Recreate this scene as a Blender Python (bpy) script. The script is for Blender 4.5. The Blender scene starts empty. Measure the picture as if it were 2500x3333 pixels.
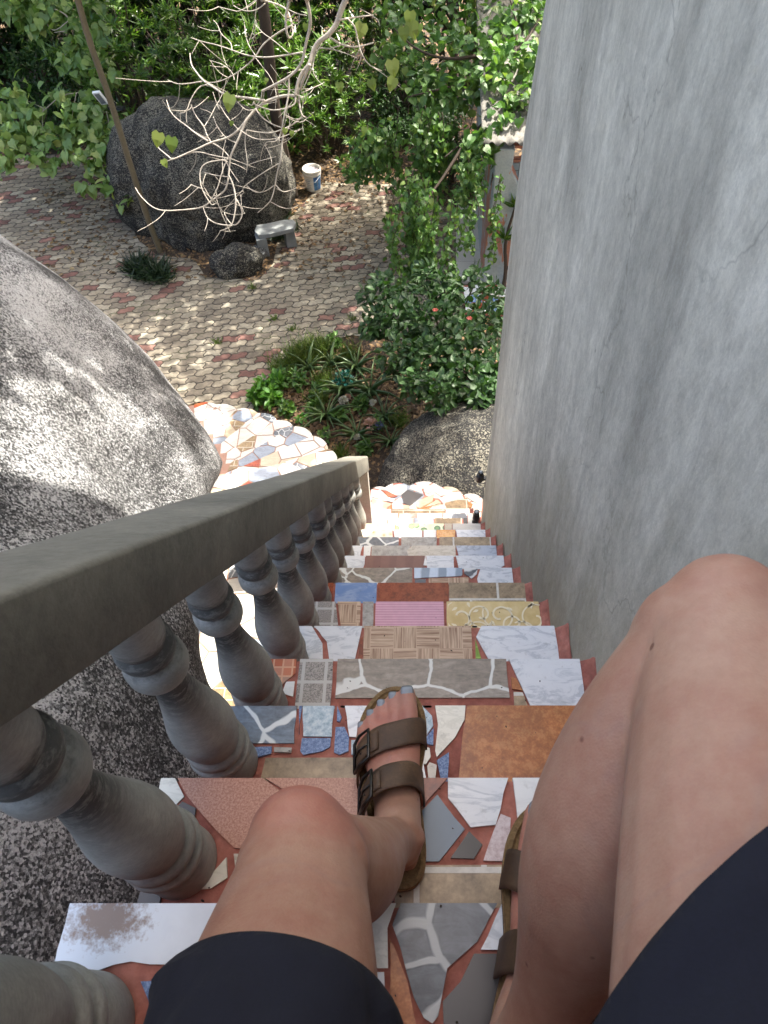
import bpy, bmesh, math, random
import numpy as np
from mathutils import Vector, Matrix, noise as mnoise
random.seed(7); rng = np.random.default_rng(7)
SC = bpy.context.scene
COL = SC.collection
R = math.radians

# ------------------------------------------------------------------ camera model
H = 6.8; PITCH = R(54.5); FPX = 2312.0; CX = 1356.0; CY = 1666.5; K = 1.50693
FW = Vector((0, math.cos(PITCH), -math.sin(PITCH))); DN = Vector((0, -math.sin(PITCH), -math.cos(PITCH)))
def ray(x, y):
    return Vector(((x-CX)/FPX, 0, 0)) + FW + DN*((y-CY)/FPX)
def onz(x, y, z):
    r = ray(x, y); t = (z-H)/r.z
    return Vector((r.x*t, r.y*t, z))
def dep(x, y, d):
    return ray(x, y)*d + Vector((0, 0, H))
def gd(x, y, z=0.0): return onz(x*K, y*K, z)
def dd(x, y, d): return dep(x*K, y*K, d)
LSTEP = .29; THETA = math.atan((CY-1424)/FPX); SIG = PITCH-THETA
RUN = LSTEP*math.cos(SIG); RISE = LSTEP*math.sin(SIG); LC = LSTEP*math.cos(THETA)
def edge(k):
    p = dep(1356, 1424+4123/(k+2.72), (k+2.72)*LC)
    return p.y, p.z
XL, XR, XW = -.384, .378, .403

# ------------------------------------------------------------------ helpers
def lin(c): return tuple(((v/255)/12.92 if v/255 <= .04045 else ((v/255+.055)/1.055)**2.4) for v in c)
class NT:
    def __init__(s, name):
        s.m = bpy.data.materials.new(name); s.m.use_nodes = True; s.t = s.m.node_tree; s.t.nodes.clear()
        s.out = s.t.nodes.new('ShaderNodeOutputMaterial'); s._tc = None
    def setin(s, sock, v):
        if isinstance(v, bpy.types.NodeSocket): s.t.links.new(v, sock); return
        if hasattr(sock, 'default_value'):
            if isinstance(v, (tuple, list)) and len(v) == 3 and len(sock.default_value) == 4: v = (*v, 1)
            sock.default_value = v
    def n(s, typ, props=None, **ins):
        nd = s.t.nodes.new(typ)
        for k, v in (props or {}).items(): setattr(nd, k, v)
        for k, v in ins.items():
            key = int(k[1:]) if k[0] == 'i' and k[1:].isdigit() else k.replace('_', ' ')
            s.setin(nd.inputs[key], v)
        return nd
    @property
    def co(s):
        if s._tc is None: s._tc = s.n('ShaderNodeTexCoord')
        return s._tc.outputs['Object']
    def mapping(s, scale=(1, 1, 1), rot=(0, 0, 0), loc=(0, 0, 0), v=None):
        return s.n('ShaderNodeMapping', i0=v or s.co, i1=loc, i2=rot, i3=scale).outputs[0]
    def noise(s, scale, detail=4, v=None, rough=.55, dist=0, col=False):
        nd = s.n('ShaderNodeTexNoise', Vector=v or s.co, Scale=scale, Detail=detail, Roughness=rough, Distortion=dist)
        return nd.outputs[1 if col else 0]
    def vor(s, scale, v=None, feature='F1', out=0, rnd=1.0):
        nd = s.n('ShaderNodeTexVoronoi', {'feature': feature}, Vector=v or s.co, Scale=scale, Randomness=rnd)
        return nd.outputs[out]
    def ramp(s, fac, stops, interp='LINEAR'):
        nd = s.n('ShaderNodeValToRGB', Fac=fac); cr = nd.color_ramp; cr.interpolation = interp
        while len(cr.elements) < len(stops): cr.elements.new(.5)
        for e, (p, c) in zip(cr.elements, stops):
            e.position = p; e.color = (*c, 1) if isinstance(c, (tuple, list)) else (c, c, c, 1)
        return nd.outputs[0]
    def mix(s, fac, a, b, mode='MIX'):
        nd = s.n('ShaderNodeMix', {'data_type': 'RGBA', 'blend_type': mode}, i0=fac, i6=a, i7=b)
        return nd.outputs[2]
    def math(s, op, a, b=0.0, c=None):
        nd = s.n('ShaderNodeMath', {'operation': op}, i0=a, i1=b)
        if c is not None: s.setin(nd.inputs[2], c)
        return nd.outputs[0]
    def xyz(s, v=None):
        return s.n('ShaderNodeSeparateXYZ', i0=v or s.co).outputs
    def bump(s, h, strength=.5, distance=.01, normal=None):
        nd = s.n('ShaderNodeBump', Strength=strength, Distance=distance, Height=h)
        if normal is not None: s.setin(nd.inputs['Normal'], normal)
        return nd.outputs[0]
    def done(s, color, rough=.6, normal=None, **kw):
        b = s.n('ShaderNodeBsdfPrincipled', Base_Color=color, Roughness=rough, **kw)
        if normal is not None: s.setin(b.inputs['Normal'], normal)
        s.t.links.new(b.outputs[0], s.out.inputs[0]); s.b = b
        return s.m

def simple(name, c, rough=.6, var=.15, scale=40, bumps=.0, spec=None, metal=0):
    t = NT(name); c = lin(c)
    nz = t.noise(scale, 4)
    col = t.mix(nz, tuple(v*(1-var) for v in c), tuple(min(1, v*(1+var)) for v in c))
    nm = t.bump(t.noise(scale*3, 3), bumps, .004) if bumps else None
    kw = {'Metallic': metal}
    if spec is not None: kw['Specular_IOR_Level'] = spec
    return t.done(col, rough, nm, **kw)

def veined(name, base, dark, vein, scale=10, stretch=(1, 2.6, 1), rot=.6, rough=.25, amount=.5):
    t = NT(name)
    v = t.mapping(stretch, (0, 0, rot))
    a = t.noise(scale, 7, v, .62, 1.4)
    col = t.ramp(a, [(.3, lin(base)), (.5, tuple(np.array(lin(base))*.8+np.array(lin(dark))*.2)), (.58, lin(dark)), (.66, lin(base))])
    col = t.mix(amount, lin(base), col)
    dirt = t.ramp(t.noise(70, 4), [(.6, 0), (.76, 1)])
    col = t.mix(t.math('MULTIPLY', dirt, .35), col, lin(vein))
    return t.done(col, rough, t.bump(a, .08, .002))

def flagstone(name, cols, vein, scale=6.5, w=.045, dark=None):
    """stone-look ceramic tile: irregular flags with pale joints"""
    t = NT(name)
    wob = t.n('ShaderNodeVectorMath', {'operation': 'ADD'}, i0=t.co, i1=t.n('ShaderNodeVectorMath', {'operation': 'SCALE'}, i0=t.noise(9, 3, col=True), Scale=.045).outputs[0]).outputs[0]
    e = t.vor(scale, wob, 'DISTANCE_TO_EDGE'); cell = t.vor(scale, wob, 'F1', 1)
    g = t.n('ShaderNodeSeparateColor', i0=cell).outputs[0]
    st = t.ramp(g, [(0, lin(cols[0])), (.5, lin(cols[1])), (1, lin(cols[2]))])
    gr = t.noise(22, 8, t.mapping((1, 3, 1), (0, 0, .8)), .7, 1.0)
    st = t.mix(.75, st, t.ramp(gr, [(.3, .25), (.55, .62), (.75, 1.0)]), 'MULTIPLY')
    st = t.mix(.45, st, t.ramp(t.noise(60, 5), [(.35, .4), (.65, 1.0)]), 'MULTIPLY')
    f = t.ramp(e, [(w*.55, 1), (w, 0)])
    col = t.mix(f, st, lin(vein))
    return t.done(col, .35, t.bump(t.math('ADD', f, t.math('MULTIPLY', gr, .6)), .15, .003))

def bricktile(name, cols, vein, sx=.19, sy=.085, fac=.02, rot=0):
    t = NT(name)
    b = t.n('ShaderNodeTexBrick', Vector=t.mapping((1, 1, 1), (0, 0, rot)), Scale=1.0, Mortar_Size=.0045, Mortar_Smooth=.2, Bias=0, Brick_Width=sx, Row_Height=sy,
            Color1=lin(cols[0]), Color2=lin(cols[1]), Mortar=lin(vein))
    n1 = t.noise(28, 6, rough=.7); n2 = t.noise(110, 3)
    st = t.mix(t.math('SUBTRACT', 1.0, b.outputs[1]), b.outputs[0], t.mix(.8, b.outputs[0], t.ramp(n1, [(.32, .3), (.5, .75), (.68, 1.2)]), 'MULTIPLY'))
    st = t.mix(.3, st, t.ramp(n2, [(.35, .5), (.6, 1)]), 'MULTIPLY')
    return t.done(st, .4, t.bump(b.outputs[1], .2, .002))

def speckle(name, cols, scale=260, rough=.45, blot=0):
    t = NT(name)
    a = t.noise(scale, 3, rough=.8)
    col = t.ramp(a, [(.36, lin(cols[0])), (.5, lin(cols[1])), (.62, lin(cols[2]))])
    if blot: col = t.mix(blot, col, t.ramp(t.noise(18, 6, rough=.7, dist=.6), [(.3, .35), (.5, .8), (.7, 1.25)]), 'MULTIPLY')
    return t.done(col, rough, t.bump(a, .06, .001))

def checker_strips(name, c1, c2, size=.062, lines=18):
    """basket-weave parquet print"""
    t = NT(name); x, y, z = t.xyz()
    fx = t.math('FLOOR', t.math('DIVIDE', x, size)); fy = t.math('FLOOR', t.math('DIVIDE', y, size))
    par = t.math('ABSOLUTE', t.math('MODULO', t.math('ADD', fx, fy), 2.0))
    va = t.noise(1, 4, t.mapping((180, 6, 1)), .7); vb = t.noise(1, 4, t.mapping((6, 180, 1)), .7)
    l = t.mix(par, t.n('ShaderNodeCombineColor', i0=va, i1=va, i2=va).outputs[0], t.n('ShaderNodeCombineColor', i0=vb, i1=vb, i2=vb).outputs[0])
    col = t.ramp(l, [(.38, lin(c1)), (.47, lin(tuple((a+b)//2 for a, b in zip(c1, c2)))), (.6, lin(c2))])
    ex = t.math('ABSOLUTE', t.math('SUBTRACT', t.math('FRACT', t.math('DIVIDE', x, size)), .5)); ey = t.math('ABSOLUTE', t.math('SUBTRACT', t.math('FRACT', t.math('DIVIDE', y, size)), .5))
    ed = t.math('GREATER_THAN', t.math('MAXIMUM', ex, ey), .485)
    col = t.mix(t.math('MULTIPLY', ed, .5), col, lin(c2))
    return t.done(col, .45)

def gridtile(name, cols, line, size=.03, w=.1, speck=0, rot=0):
    t = NT(name); v = t.mapping((1, 1, 1), (0, 0, rot)); x, y, z = t.xyz(v)
    ux = t.math('DIVIDE', x, size); uy = t.math('DIVIDE', y, size)
    wn = t.n('ShaderNodeTexWhiteNoise', {'noise_dimensions': '2D'}, Vector=t.n('ShaderNodeCombineXYZ', i0=t.math('FLOOR', ux), i1=t.math('FLOOR', uy)).outputs[0])
    col = t.ramp(wn.outputs[0], [(0, lin(cols[0])), (.5, lin(cols[1])), (1, lin(cols[2]))])
    if speck: col = t.mix(speck, col, t.ramp(t.noise(330, 3, rough=.9), [(.42, .25), (.55, 1.1)]), 'MULTIPLY')
    ex = t.math('ABSOLUTE', t.math('SUBTRACT', t.math('FRACT', ux), .5)); ey = t.math('ABSOLUTE', t.math('SUBTRACT', t.math('FRACT', uy), .5))
    ed = t.math('GREATER_THAN', t.math('MAXIMUM', ex, ey), .5-w)
    col = t.mix(ed, col, lin(line))
    return t.done(col, .35, t.bump(ed, .15, .001))

def stripes(name, c1, c2, freq, axis=1, wav=0, th=.5):
    t = NT(name); v = t.co
    if wav: v = t.n('ShaderNodeVectorMath', {'operation': 'ADD'}, i0=v, i1=t.n('ShaderNodeVectorMath', {'operation': 'SCALE'}, i0=t.noise(7, 2, col=True), Scale=wav).outputs[0]).outputs[0]
    s = t.xyz(v)[axis]
    f = t.math('FRACT', t.math('MULTIPLY', s, freq))
    d = t.ramp(f, [(th-.06, 0), (th+.06, 1), (.93, 1), (1, 0)])
    col = t.mix(d, lin(c1), lin(c2))
    col = t.mix(.25, col, t.ramp(t.noise(60, 5), [(.3, .6), (.65, 1)]), 'MULTIPLY')
    return t.done(col, .35)

M = {}
M['grout'] = None
t = NT('red_grout'); a = t.noise(14, 6, rough=.7); 
M['grout'] = t.done(t.mix(.5, t.ramp(a, [(.3, lin((138, 78, 66))), (.55, lin((172, 108, 92))), (.75, lin((190, 130, 114)))]), t.ramp(t.noise(55, 5), [(.3, .45), (.6, 1.1)]), 'MULTIPLY'), .85, t.bump(t.noise(60, 5), .4, .004))
M['marble'] = veined('white_marble', (228, 230, 231), (176, 182, 188), (140, 138, 132), amount=.75)
M['marble_grey'] = veined('grey_marble', (190, 198, 208), (140, 148, 160), (110, 110, 112), amount=.8)
M['white'] = veined('white_glazed_tile', (236, 236, 232), (214, 214, 210), (150, 146, 138), amount=.4)
M['cream'] = veined('cream_tile', (226, 222, 206), (196, 192, 174), (130, 124, 110), scale=16, amount=.6)
M['cream_stone'] = veined('cream_stone_tile', (206, 198, 182), (170, 160, 142), (120, 112, 98), scale=18, amount=.8)
M['taupe'] = speckle('taupe_tile', ((142, 138, 132), (164, 160, 152), (178, 174, 166)), 40)
M['slate'] = flagstone('grey_flagstone_tile', ((112, 118, 126), (134, 142, 150), (150, 156, 162)), (214, 216, 214), 9, .05)
M['slate_blue'] = flagstone('blue_flagstone_tile', ((132, 152, 172), (150, 168, 184), (140, 150, 160)), (226, 230, 228), 9, .04)
M['slate_dark'] = flagstone('dark_flagstone_tile', ((104, 110, 116), (120, 126, 132), (136, 140, 144)), (178, 180, 178), 12, .05)
M['flag_tan'] = flagstone('tan_flagstone_tile', ((176, 160, 140), (196, 186, 172), (168, 152, 134)), (220, 220, 212), 6.5, .028)
M['travertine'] = bricktile('travertine_brick_tile', ((186, 164, 130), (168, 146, 116)), (216, 212, 200))
M['rust'] = speckle('rust_tile', ((156, 92, 46), (178, 108, 56), (194, 130, 76)), 60, .35, .5)
M['rust_dark'] = speckle('dark_rust_tile', ((118, 52, 30), (148, 70, 40), (160, 82, 50)), 40, .3, .4)
M['terracotta'] = speckle('terracotta_tile', ((156, 104, 82), (178, 124, 100), (196, 148, 124)), 320, .4)
M['amber'] = speckle('amber_tile', ((190, 120, 40), (214, 146, 56), (226, 170, 84)), 22, .25)
M['blue_marble'] = veined('blue_tile', (112, 142, 190), (160, 178, 206), (90, 110, 150), scale=7, amount=.8)
M['blue_plain'] = simple('slate_blue_tile', (112, 128, 142), .35, .05)
M['blue_speck'] = speckle('blue_speckled_tile', ((74, 98, 140), (104, 130, 172), (140, 162, 196)), 190)
M['blue_pale'] = speckle('pale_blue_tile', ((150, 172, 184), (182, 200, 208), (206, 216, 218)), 80)
M['granite_tile'] = gridtile('granite_tile', ((150, 144, 138), (168, 162, 154), (158, 150, 144)), (188, 186, 180), .052, .07, .8)
M['orange_grid'] = gridtile('orange_mosaic_tile', ((184, 96, 62), (206, 126, 92), (176, 138, 116)), (214, 164, 130), .022, .09)
M['green_grid'] = gridtile('green_tile', ((112, 146, 48), (124, 158, 58), (104, 138, 42)), (150, 180, 84), .03, .06)
M['parquet'] = checker_strips('parquet_print_tile', (138, 106, 82), (206, 180, 152))
M['pink'] = stripes('pink_ribbed_tile', (206, 150, 168), (222, 174, 190), 115, 1)
M['yellow'] = speckle('yellow_tile', ((204, 178, 118), (214, 190, 132), (222, 200, 146)), 12)
M['scroll'] = simple('cream_scroll_glaze', (236, 224, 190), .3, .05)
M['blue_stripes'] = stripes('blue_striped_tile', (206, 220, 234), (146, 162, 178), 15, 0, .03)
M['redbrown'] = stripes('redbrown_tile', (128, 84, 70), (120, 76, 64), 14, 0, .02)
M['lilac'] = speckle('lilac_tile', ((188, 166, 164), (206, 188, 186), (216, 202, 200)), 90)
M['black'] = simple('black_tile', (30, 26, 24), .3, .2)
M['dark'] = simple('charcoal_tile', (62, 58, 56), .3, .12)
M['grey_tile'] = veined('grey_tile', (142, 146, 152), (108, 112, 118), (90, 90, 92), amount=.7)
M['wood'] = stripes('wood_print_tile', (206, 170, 124), (186, 146, 102), 60, 0, .02)
t = NT('green_bubble_tile'); e = t.vor(16); 
M['bubbles'] = t.done(t.ramp(e, [(.0, lin((150, 184, 96))), (.25, lin((96, 140, 80))), (.34, lin((60, 96, 66))), (.4, lin((222, 228, 190))), (.8, lin((206, 216, 160)))]), .3)
M['floral'] = None
t = NT('cream_floral_tile'); e = t.vor(30); M['floral'] = t.done(t.ramp(e, [(.1, lin((214, 178, 130))), (.3, lin((232, 214, 184))), (.5, lin((236, 228, 208)))]), .3)
t = NT('stained_white_tile')   # brown lichen stain with its own outline on the big white tile
x, y, z = t.xyz(); q = gd(232, 1985, edge(0)[1])
dx = t.math('DIVIDE', t.math('SUBTRACT', x, q.x), .075); dy = t.math('DIVIDE', t.math('SUBTRACT', y, q.y), .045)
r2 = t.math('SQRT', t.math('ADD', t.math('MULTIPLY', dx, dx), t.math('MULTIPLY', dy, dy)))
f = t.math('SUBTRACT', t.ramp(r2, [(.1, .62), (1.0, 0)]), t.math('MULTIPLY', t.math('SUBTRACT', t.noise(90, 6, rough=.8), .5), 1.1))
f = t.ramp(f, [(.22, 0), (.48, 1)])
wh = t.mix(.6, lin((222, 226, 230)), t.ramp(t.noise(7, 6), [(.35, lin((186, 190, 196))), (.6, lin((230, 234, 236)))]))
M['stained'] = t.done(t.mix(t.math('MULTIPLY', f, .85), wh, lin((124, 84, 36))), .25)
M['white_worn'] = veined('sun_dimmed_white_tile', (186, 183, 174), (160, 158, 150), (120, 114, 104), amount=.6)  # darker copies of the tiles for sunlit steps, sun offset in the colour
M['cream_worn'] = veined('sun_dimmed_cream_tile', (172, 160, 136), (150, 138, 116), (110, 100, 84), amount=.6)
M['sand_worn'] = bricktile('sun_dimmed_sand_brick_tile', ((150, 128, 94), (134, 112, 80)), (176, 170, 154))
M['grey_worn'] = veined('sun_dimmed_grey_tile', (132, 140, 150), (108, 114, 122), (90, 90, 92), amount=.7)
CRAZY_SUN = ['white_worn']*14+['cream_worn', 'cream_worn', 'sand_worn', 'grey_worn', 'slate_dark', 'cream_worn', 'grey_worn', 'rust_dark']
CRAZY = ['marble', 'white', 'white', 'marble', 'marble_grey', 'floral', 'white', 'cream', 'cream_stone', 'cream', 'travertine', 'marble_grey', 'slate_blue', 'rust', 'cream_stone', 'marble', 'grey_tile', 'wood', 'floral', 'white']

# concrete
t = NT('plastered_wall'); x, y, z = t.xyz()
st = t.math('ADD', t.math('MULTIPLY', t.noise(1.0, 9, t.mapping((8, 8, 2.6)), .7, .35), .5), t.math('MULTIPLY', t.noise(1.0, 7, t.mapping((2.4, 2.4, .8)), .65, .6), .5)); cl = t.noise(.9, 5); fine = t.noise(30, 8, t.mapping((1, 1, .6)), .8); mic = t.noise(160, 4, rough=.8)
col = t.ramp(st, [(.36, lin((172, 170, 163))), (.47, lin((196, 195, 188))), (.55, lin((208, 207, 200))), (.66, lin((232, 231, 225)))])
col = t.mix(.6, col, t.ramp(cl, [(.34, .7), (.6, 1.05)]), 'MULTIPLY')
col = t.mix(.5, col, t.ramp(fine, [(.34, .5), (.58, 1.1)]), 'MULTIPLY')
col = t.mix(.35, col, t.ramp(mic, [(.3, .6), (.62, 1.1)]), 'MULTIPLY')
# damp algae band that follows the stair line
hgt = t.math('SUBTRACT', z, t.math('SUBTRACT', 6.03, t.math('MULTIPLY', y, math.tan(SIG))))
damp = t.ramp(t.math('ADD', hgt, t.math('MULTIPLY', t.math('SUBTRACT', t.noise(3.5, 5), .5), 1.1)), [(.0, 1), (.75, 0)])
col = t.mix(t.math('MULTIPLY', damp, .55), col, lin((138, 132, 106)))
crk = t.vor(1.3, t.n('ShaderNodeVectorMath', {'operation': 'ADD'}, i0=t.mapping((1, 1, .35)), i1=t.n('ShaderNodeVectorMath', {'operation': 'SCALE'}, i0=t.noise(3, 5, col=True), Scale=.5).outputs[0]).outputs[0], 'DISTANCE_TO_EDGE')
ck = t.math('MULTIPLY', t.ramp(crk, [(.0, 1), (.006, 0)]), t.ramp(t.noise(1.4, 3), [(.52, 0), (.6, 1)]))
col = t.mix(t.math('MULTIPLY', ck, .36), col, lin((70, 68, 62)))
chip = t.math('MULTIPLY', t.ramp(t.vor(9), [(.03, 1), (.06, 0)]), t.math('GREATER_THAN', t.n('ShaderNodeSeparateColor', i0=t.vor(9, out=1)).outputs[0], .6)); col = t.mix(t.math('MULTIPLY', chip, .6), col, lin((92, 90, 82)))
nm = t.bump(fine, .45, .008); nm = t.bump(mic, .2, .0015, nm)
col = t.mix(1.0, col, (1.0, .965, .885), 'MULTIPLY'); big = t.noise(1.0, 6, t.mapping((1.5, 1.3, .42), (R(14), 0, 0)), .62, .8); col = t.mix(.75, col, t.ramp(big, [(.40, .68), (.5, .98), (.60, 1.16)]), 'MULTIPLY')
M['wall'] = t.done(col, .8, nm)

def concrete(name, c, mottled=.6, scale=9, streak=(1, 1, 1)):
    t = NT(name); c = lin(c)
    a = t.noise(scale, 7, t.mapping(streak), .65); b = t.noise(scale*14, 4, rough=.8)
    col = t.mix(a, tuple(v*(1-mottled) for v in c), tuple(v*(1+mottled) for v in c))
    col = t.mix(.5, col, t.ramp(b, [(.3, .55), (.62, 1.12)]), 'MULTIPLY')
    return t.done(col, .85, t.bump(b, .35, .003))
M['pale_grout'] = concrete('pale_sandy_grout', (150, 118, 102), .3, 12)
M['rail'] = concrete('weathered_rail_concrete', (112, 109, 98), .8, 5)
M['post'] = concrete('pale_post_concrete', (168, 164, 152), .3, 8)
M['slab'] = concrete('stone_slab', (122, 125, 122), .45, 7)
t = NT('baluster_concrete'); x, y, z = t.xyz()
a = t.noise(9, 6, rough=.7); fine = t.noise(120, 4, t.mapping((1, 1, 3)), .8)
col = t.ramp(a, [(.3, lin((132, 131, 124))), (.5, lin((154, 153, 145))), (.7, lin((178, 176, 166)))])
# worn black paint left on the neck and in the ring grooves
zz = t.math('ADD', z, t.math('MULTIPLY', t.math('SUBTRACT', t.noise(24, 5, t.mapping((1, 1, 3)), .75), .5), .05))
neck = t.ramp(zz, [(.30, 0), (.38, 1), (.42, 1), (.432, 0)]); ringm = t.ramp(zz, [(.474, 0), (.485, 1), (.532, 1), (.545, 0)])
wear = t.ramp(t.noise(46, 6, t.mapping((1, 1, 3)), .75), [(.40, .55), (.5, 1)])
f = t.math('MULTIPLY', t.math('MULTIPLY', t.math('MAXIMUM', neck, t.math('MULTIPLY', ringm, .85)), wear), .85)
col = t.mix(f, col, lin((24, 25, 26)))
col = t.mix(.45, col, t.ramp(fine, [(.3, .55), (.62, 1.1)]), 'MULTIPLY')
M['baluster'] = t.done(col, .62, t.bump(fine, .25, .002))

def granite(name, light, mid, dark, scale=95, streak=.5):
    t = NT(name)
    v1 = t.vor(scale, out=1); g = t.n('ShaderNodeSeparateColor', i0=v1).outputs[0]; d1 = t.vor(scale)
    n1 = t.noise(scale*.8, 6, rough=.85); n2 = t.noise(scale*1.8, 3, rough=.8); n0 = t.noise(scale*.2, 4)
    mixv = t.math('ADD', t.math('MULTIPLY', g, .40), t.math('ADD', t.math('MULTIPLY', t.math('SUBTRACT', n1, .25), 1.0), t.math('MULTIPLY', n2, .3)))
    low = t.noise(1.3, 6, t.mapping((1, 1, 1)), .65, .4)
    stv = t.noise(1.6, 6, t.mapping((1.9, .6, .5), (0, .5, .3)), .65, .3)
    mixv = t.math('ADD', mixv, t.math('MULTIPLY', t.math('SUBTRACT', n0, .5), .2)); mixv = t.math('ADD', mixv, t.math('ADD', t.math('MULTIPLY', t.math('SUBTRACT', low, .5), .35), t.math('MULTIPLY', t.math('SUBTRACT', stv, .5), streak)))
    col = t.ramp(mixv, [(.38, lin(dark)), (.52, lin(tuple(int((a+b)/2) for a, b in zip(dark, mid)))), (.62, lin(mid)), (.8, lin(light))])
    col = t.mix(.2, col, t.ramp(low, [(.35, lin((150, 140, 118))), (.6, (1, 1, 1))]), 'MULTIPLY')
    nm = t.bump(n1, .9, .02); nm = t.bump(d1, .8, .008, nm); nm = t.bump(low, .5, .05, nm)
    return t.done(col, .8, nm)
M['granite'] = granite('lichened_granite', (206, 206, 205), (124, 124, 123), (32, 32, 32), 160, 1.35)
M['granite_dark'] = granite('dark_granite', (124, 120, 106), (30, 28, 24), (8, 8, 7), 80, .6)

# garden ground
t = NT('leafy_soil'); a = t.noise(2.2, 7, rough=.65); b = t.noise(30, 6, rough=.75); v = t.vor(26, out=1)
g = t.n('ShaderNodeSeparateColor', i0=v).outputs[0]
col = t.ramp(b, [(.3, lin((34, 26, 19))), (.5, lin((62, 49, 35))), (.68, lin((96, 78, 55)))])
col = t.mix(t.math('MULTIPLY', t.ramp(g, [(.7, 0), (.74, 1)]), .7), col, lin((142, 112, 74)))
col = t.mix(.6, col, t.ramp(a, [(.35, .45), (.62, 1.1)]), 'MULTIPLY')
M['soil'] = t.done(col, .9, t.bump(b, .8, .03))
# zig-zag pavers
t = NT('zigzag_pavers'); v = t.mapping((1, 1, 1), (0, 0, R(-9))); x, y, z = t.xyz(v)
PW, PH = .232, .125
def tri(s): return t.math('SUBTRACT', t.math('MULTIPLY', t.math('PINGPONG', s, .5), 2.0), .5)
wob = t.noise(5, 2); wob2 = t.math('MULTIPLY', t.math('SUBTRACT', wob, .5), .012)
u = t.math('ADD', t.math('DIVIDE', t.math('ADD', x, wob2), PW), t.math('MULTIPLY', t.math('SINE', t.math('MULTIPLY', y, 2*math.pi/PH)), .075))
w = t.math('ADD', t.math('DIVIDE', t.math('ADD', y, wob2), PH), t.math('MULTIPLY', t.math('ADD', t.math('SINE', t.math('MULTIPLY', x, 2*math.pi/PW)), t.math('MULTIPLY', t.math('SINE', t.math('MULTIPLY', x, 6*math.pi/PW)), .35)), .13))
row = t.math('FLOOR', w); u2 = t.math('ADD', u, t.math('MULTIPLY', t.math('MODULO', row, 2.0), .5)); colm = t.math('FLOOR', u2)
wn = t.n('ShaderNodeTexWhiteNoise', {'noise_dimensions': '2D'}, Vector=t.n('ShaderNodeCombineXYZ', i0=colm, i1=row).outputs[0])
fu = t.math('ABSOLUTE', t.math('SUBTRACT', t.math('FRACT', u2), .5)); fw = t.math('ABSOLUTE', t.math('SUBTRACT', t.math('FRACT', w), .5))
e = t.math('MINIMUM', t.math('MULTIPLY', t.math('SUBTRACT', .5, fu), PW), t.math('MULTIPLY', t.math('SUBTRACT', .5, fw), PH))
jn = t.ramp(e, [(.005, 1), (.011, 0)])
pc = t.ramp(wn.outputs[0], [(0, lin((120, 111, 95))), (.25, lin((140, 131, 112))), (.5, lin((128, 119, 102))), (.72, lin((148, 140, 121))), (.87, lin((110, 78, 68))), (.95, lin((124, 92, 80)))], 'CONSTANT')
pc = t.mix(.6, pc, t.ramp(t.noise(9, 6, rough=.7), [(.36, .4), (.6, 1.15)]), 'MULTIPLY'); pc = t.mix(.5, pc, t.ramp(t.noise(1.1, 5, rough=.6), [(.36, .55), (.6, 1.1)]), 'MULTIPLY')
pc = t.mix(.4, pc, t.ramp(t.noise(90, 4, rough=.8), [(.35, .5), (.6, 1.05)]), 'MULTIPLY')
moss = t.math('MULTIPLY', t.ramp(t.noise(1.7, 5), [(.55, 0), (.7, 1)]), .5)
col = t.mix(jn, pc, t.mix(moss, lin((46, 40, 32)), lin((70, 82, 34))))
pil = t.math('MINIMUM', t.math('MULTIPLY', e, 40.0), 1.0)
M['paver'] = t.done(col, .85, t.bump(pil, .9, .012, t.bump(t.noise(70, 4), .3, .004)))

def bark(name, c, scale=14):
    t = NT(name); c = lin(c); a = t.noise(scale, 6, t.mapping((1, 1, .3)), .7); b = t.noise(scale*6, 4)
    col = t.mix(a, tuple(v*.5 for v in c), tuple(v*1.4 for v in c))
    col = t.mix(.4, col, t.ramp(b, [(.3, .5), (.6, 1.1)]), 'MULTIPLY')
    return t.done(col, .8, t.bump(a, .6, .01))
M['bark_pale'] = bark('pale_bark', (166, 158, 144), 20)
M['bark_tan'] = bark('tan_bark', (98, 88, 66), 9)
M['bark_brown'] = bark('brown_bark', (96, 70, 46), 9)
M['bark_dark'] = bark('dark_bark', (62, 50, 38), 9)
DIM = .62
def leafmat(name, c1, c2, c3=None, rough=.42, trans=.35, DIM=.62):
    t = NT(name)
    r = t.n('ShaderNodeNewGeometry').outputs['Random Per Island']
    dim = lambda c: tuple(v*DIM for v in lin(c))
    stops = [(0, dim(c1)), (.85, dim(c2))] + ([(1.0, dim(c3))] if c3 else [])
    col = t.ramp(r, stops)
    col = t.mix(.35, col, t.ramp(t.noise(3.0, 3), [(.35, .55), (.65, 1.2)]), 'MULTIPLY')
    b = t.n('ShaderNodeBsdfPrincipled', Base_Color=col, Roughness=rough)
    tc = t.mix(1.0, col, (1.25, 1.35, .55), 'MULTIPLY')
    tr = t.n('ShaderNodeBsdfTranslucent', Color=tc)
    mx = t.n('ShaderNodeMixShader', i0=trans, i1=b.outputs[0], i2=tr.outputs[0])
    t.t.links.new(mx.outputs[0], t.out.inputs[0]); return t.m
M['leaf_hib'] = leafmat('soft_green_leaf', (82, 116, 52), (128, 152, 86), (158, 168, 98), DIM=1.0)
M['leaf_big'] = leafmat('yellow_green_leaf', (112, 138, 52), (150, 164, 82), DIM=.62)
M['leaf_ros'] = leafmat('bright_narrow_leaf', (62, 108, 30), (108, 146, 50), (136, 164, 64), .28, .3, .62)
M['leaf_dark'] = leafmat('dark_glossy_leaf', (40, 74, 28), (66, 104, 42), None, .5, .25)
M['leaf_vine'] = leafmat('vine_leaf', (62, 100, 44), (104, 140, 68), (134, 156, 84), DIM=.85)
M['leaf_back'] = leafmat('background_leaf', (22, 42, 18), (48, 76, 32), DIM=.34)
M['leaf_herb'] = leafmat('fresh_herb_leaf', (72, 130, 44), (112, 162, 62))
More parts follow.
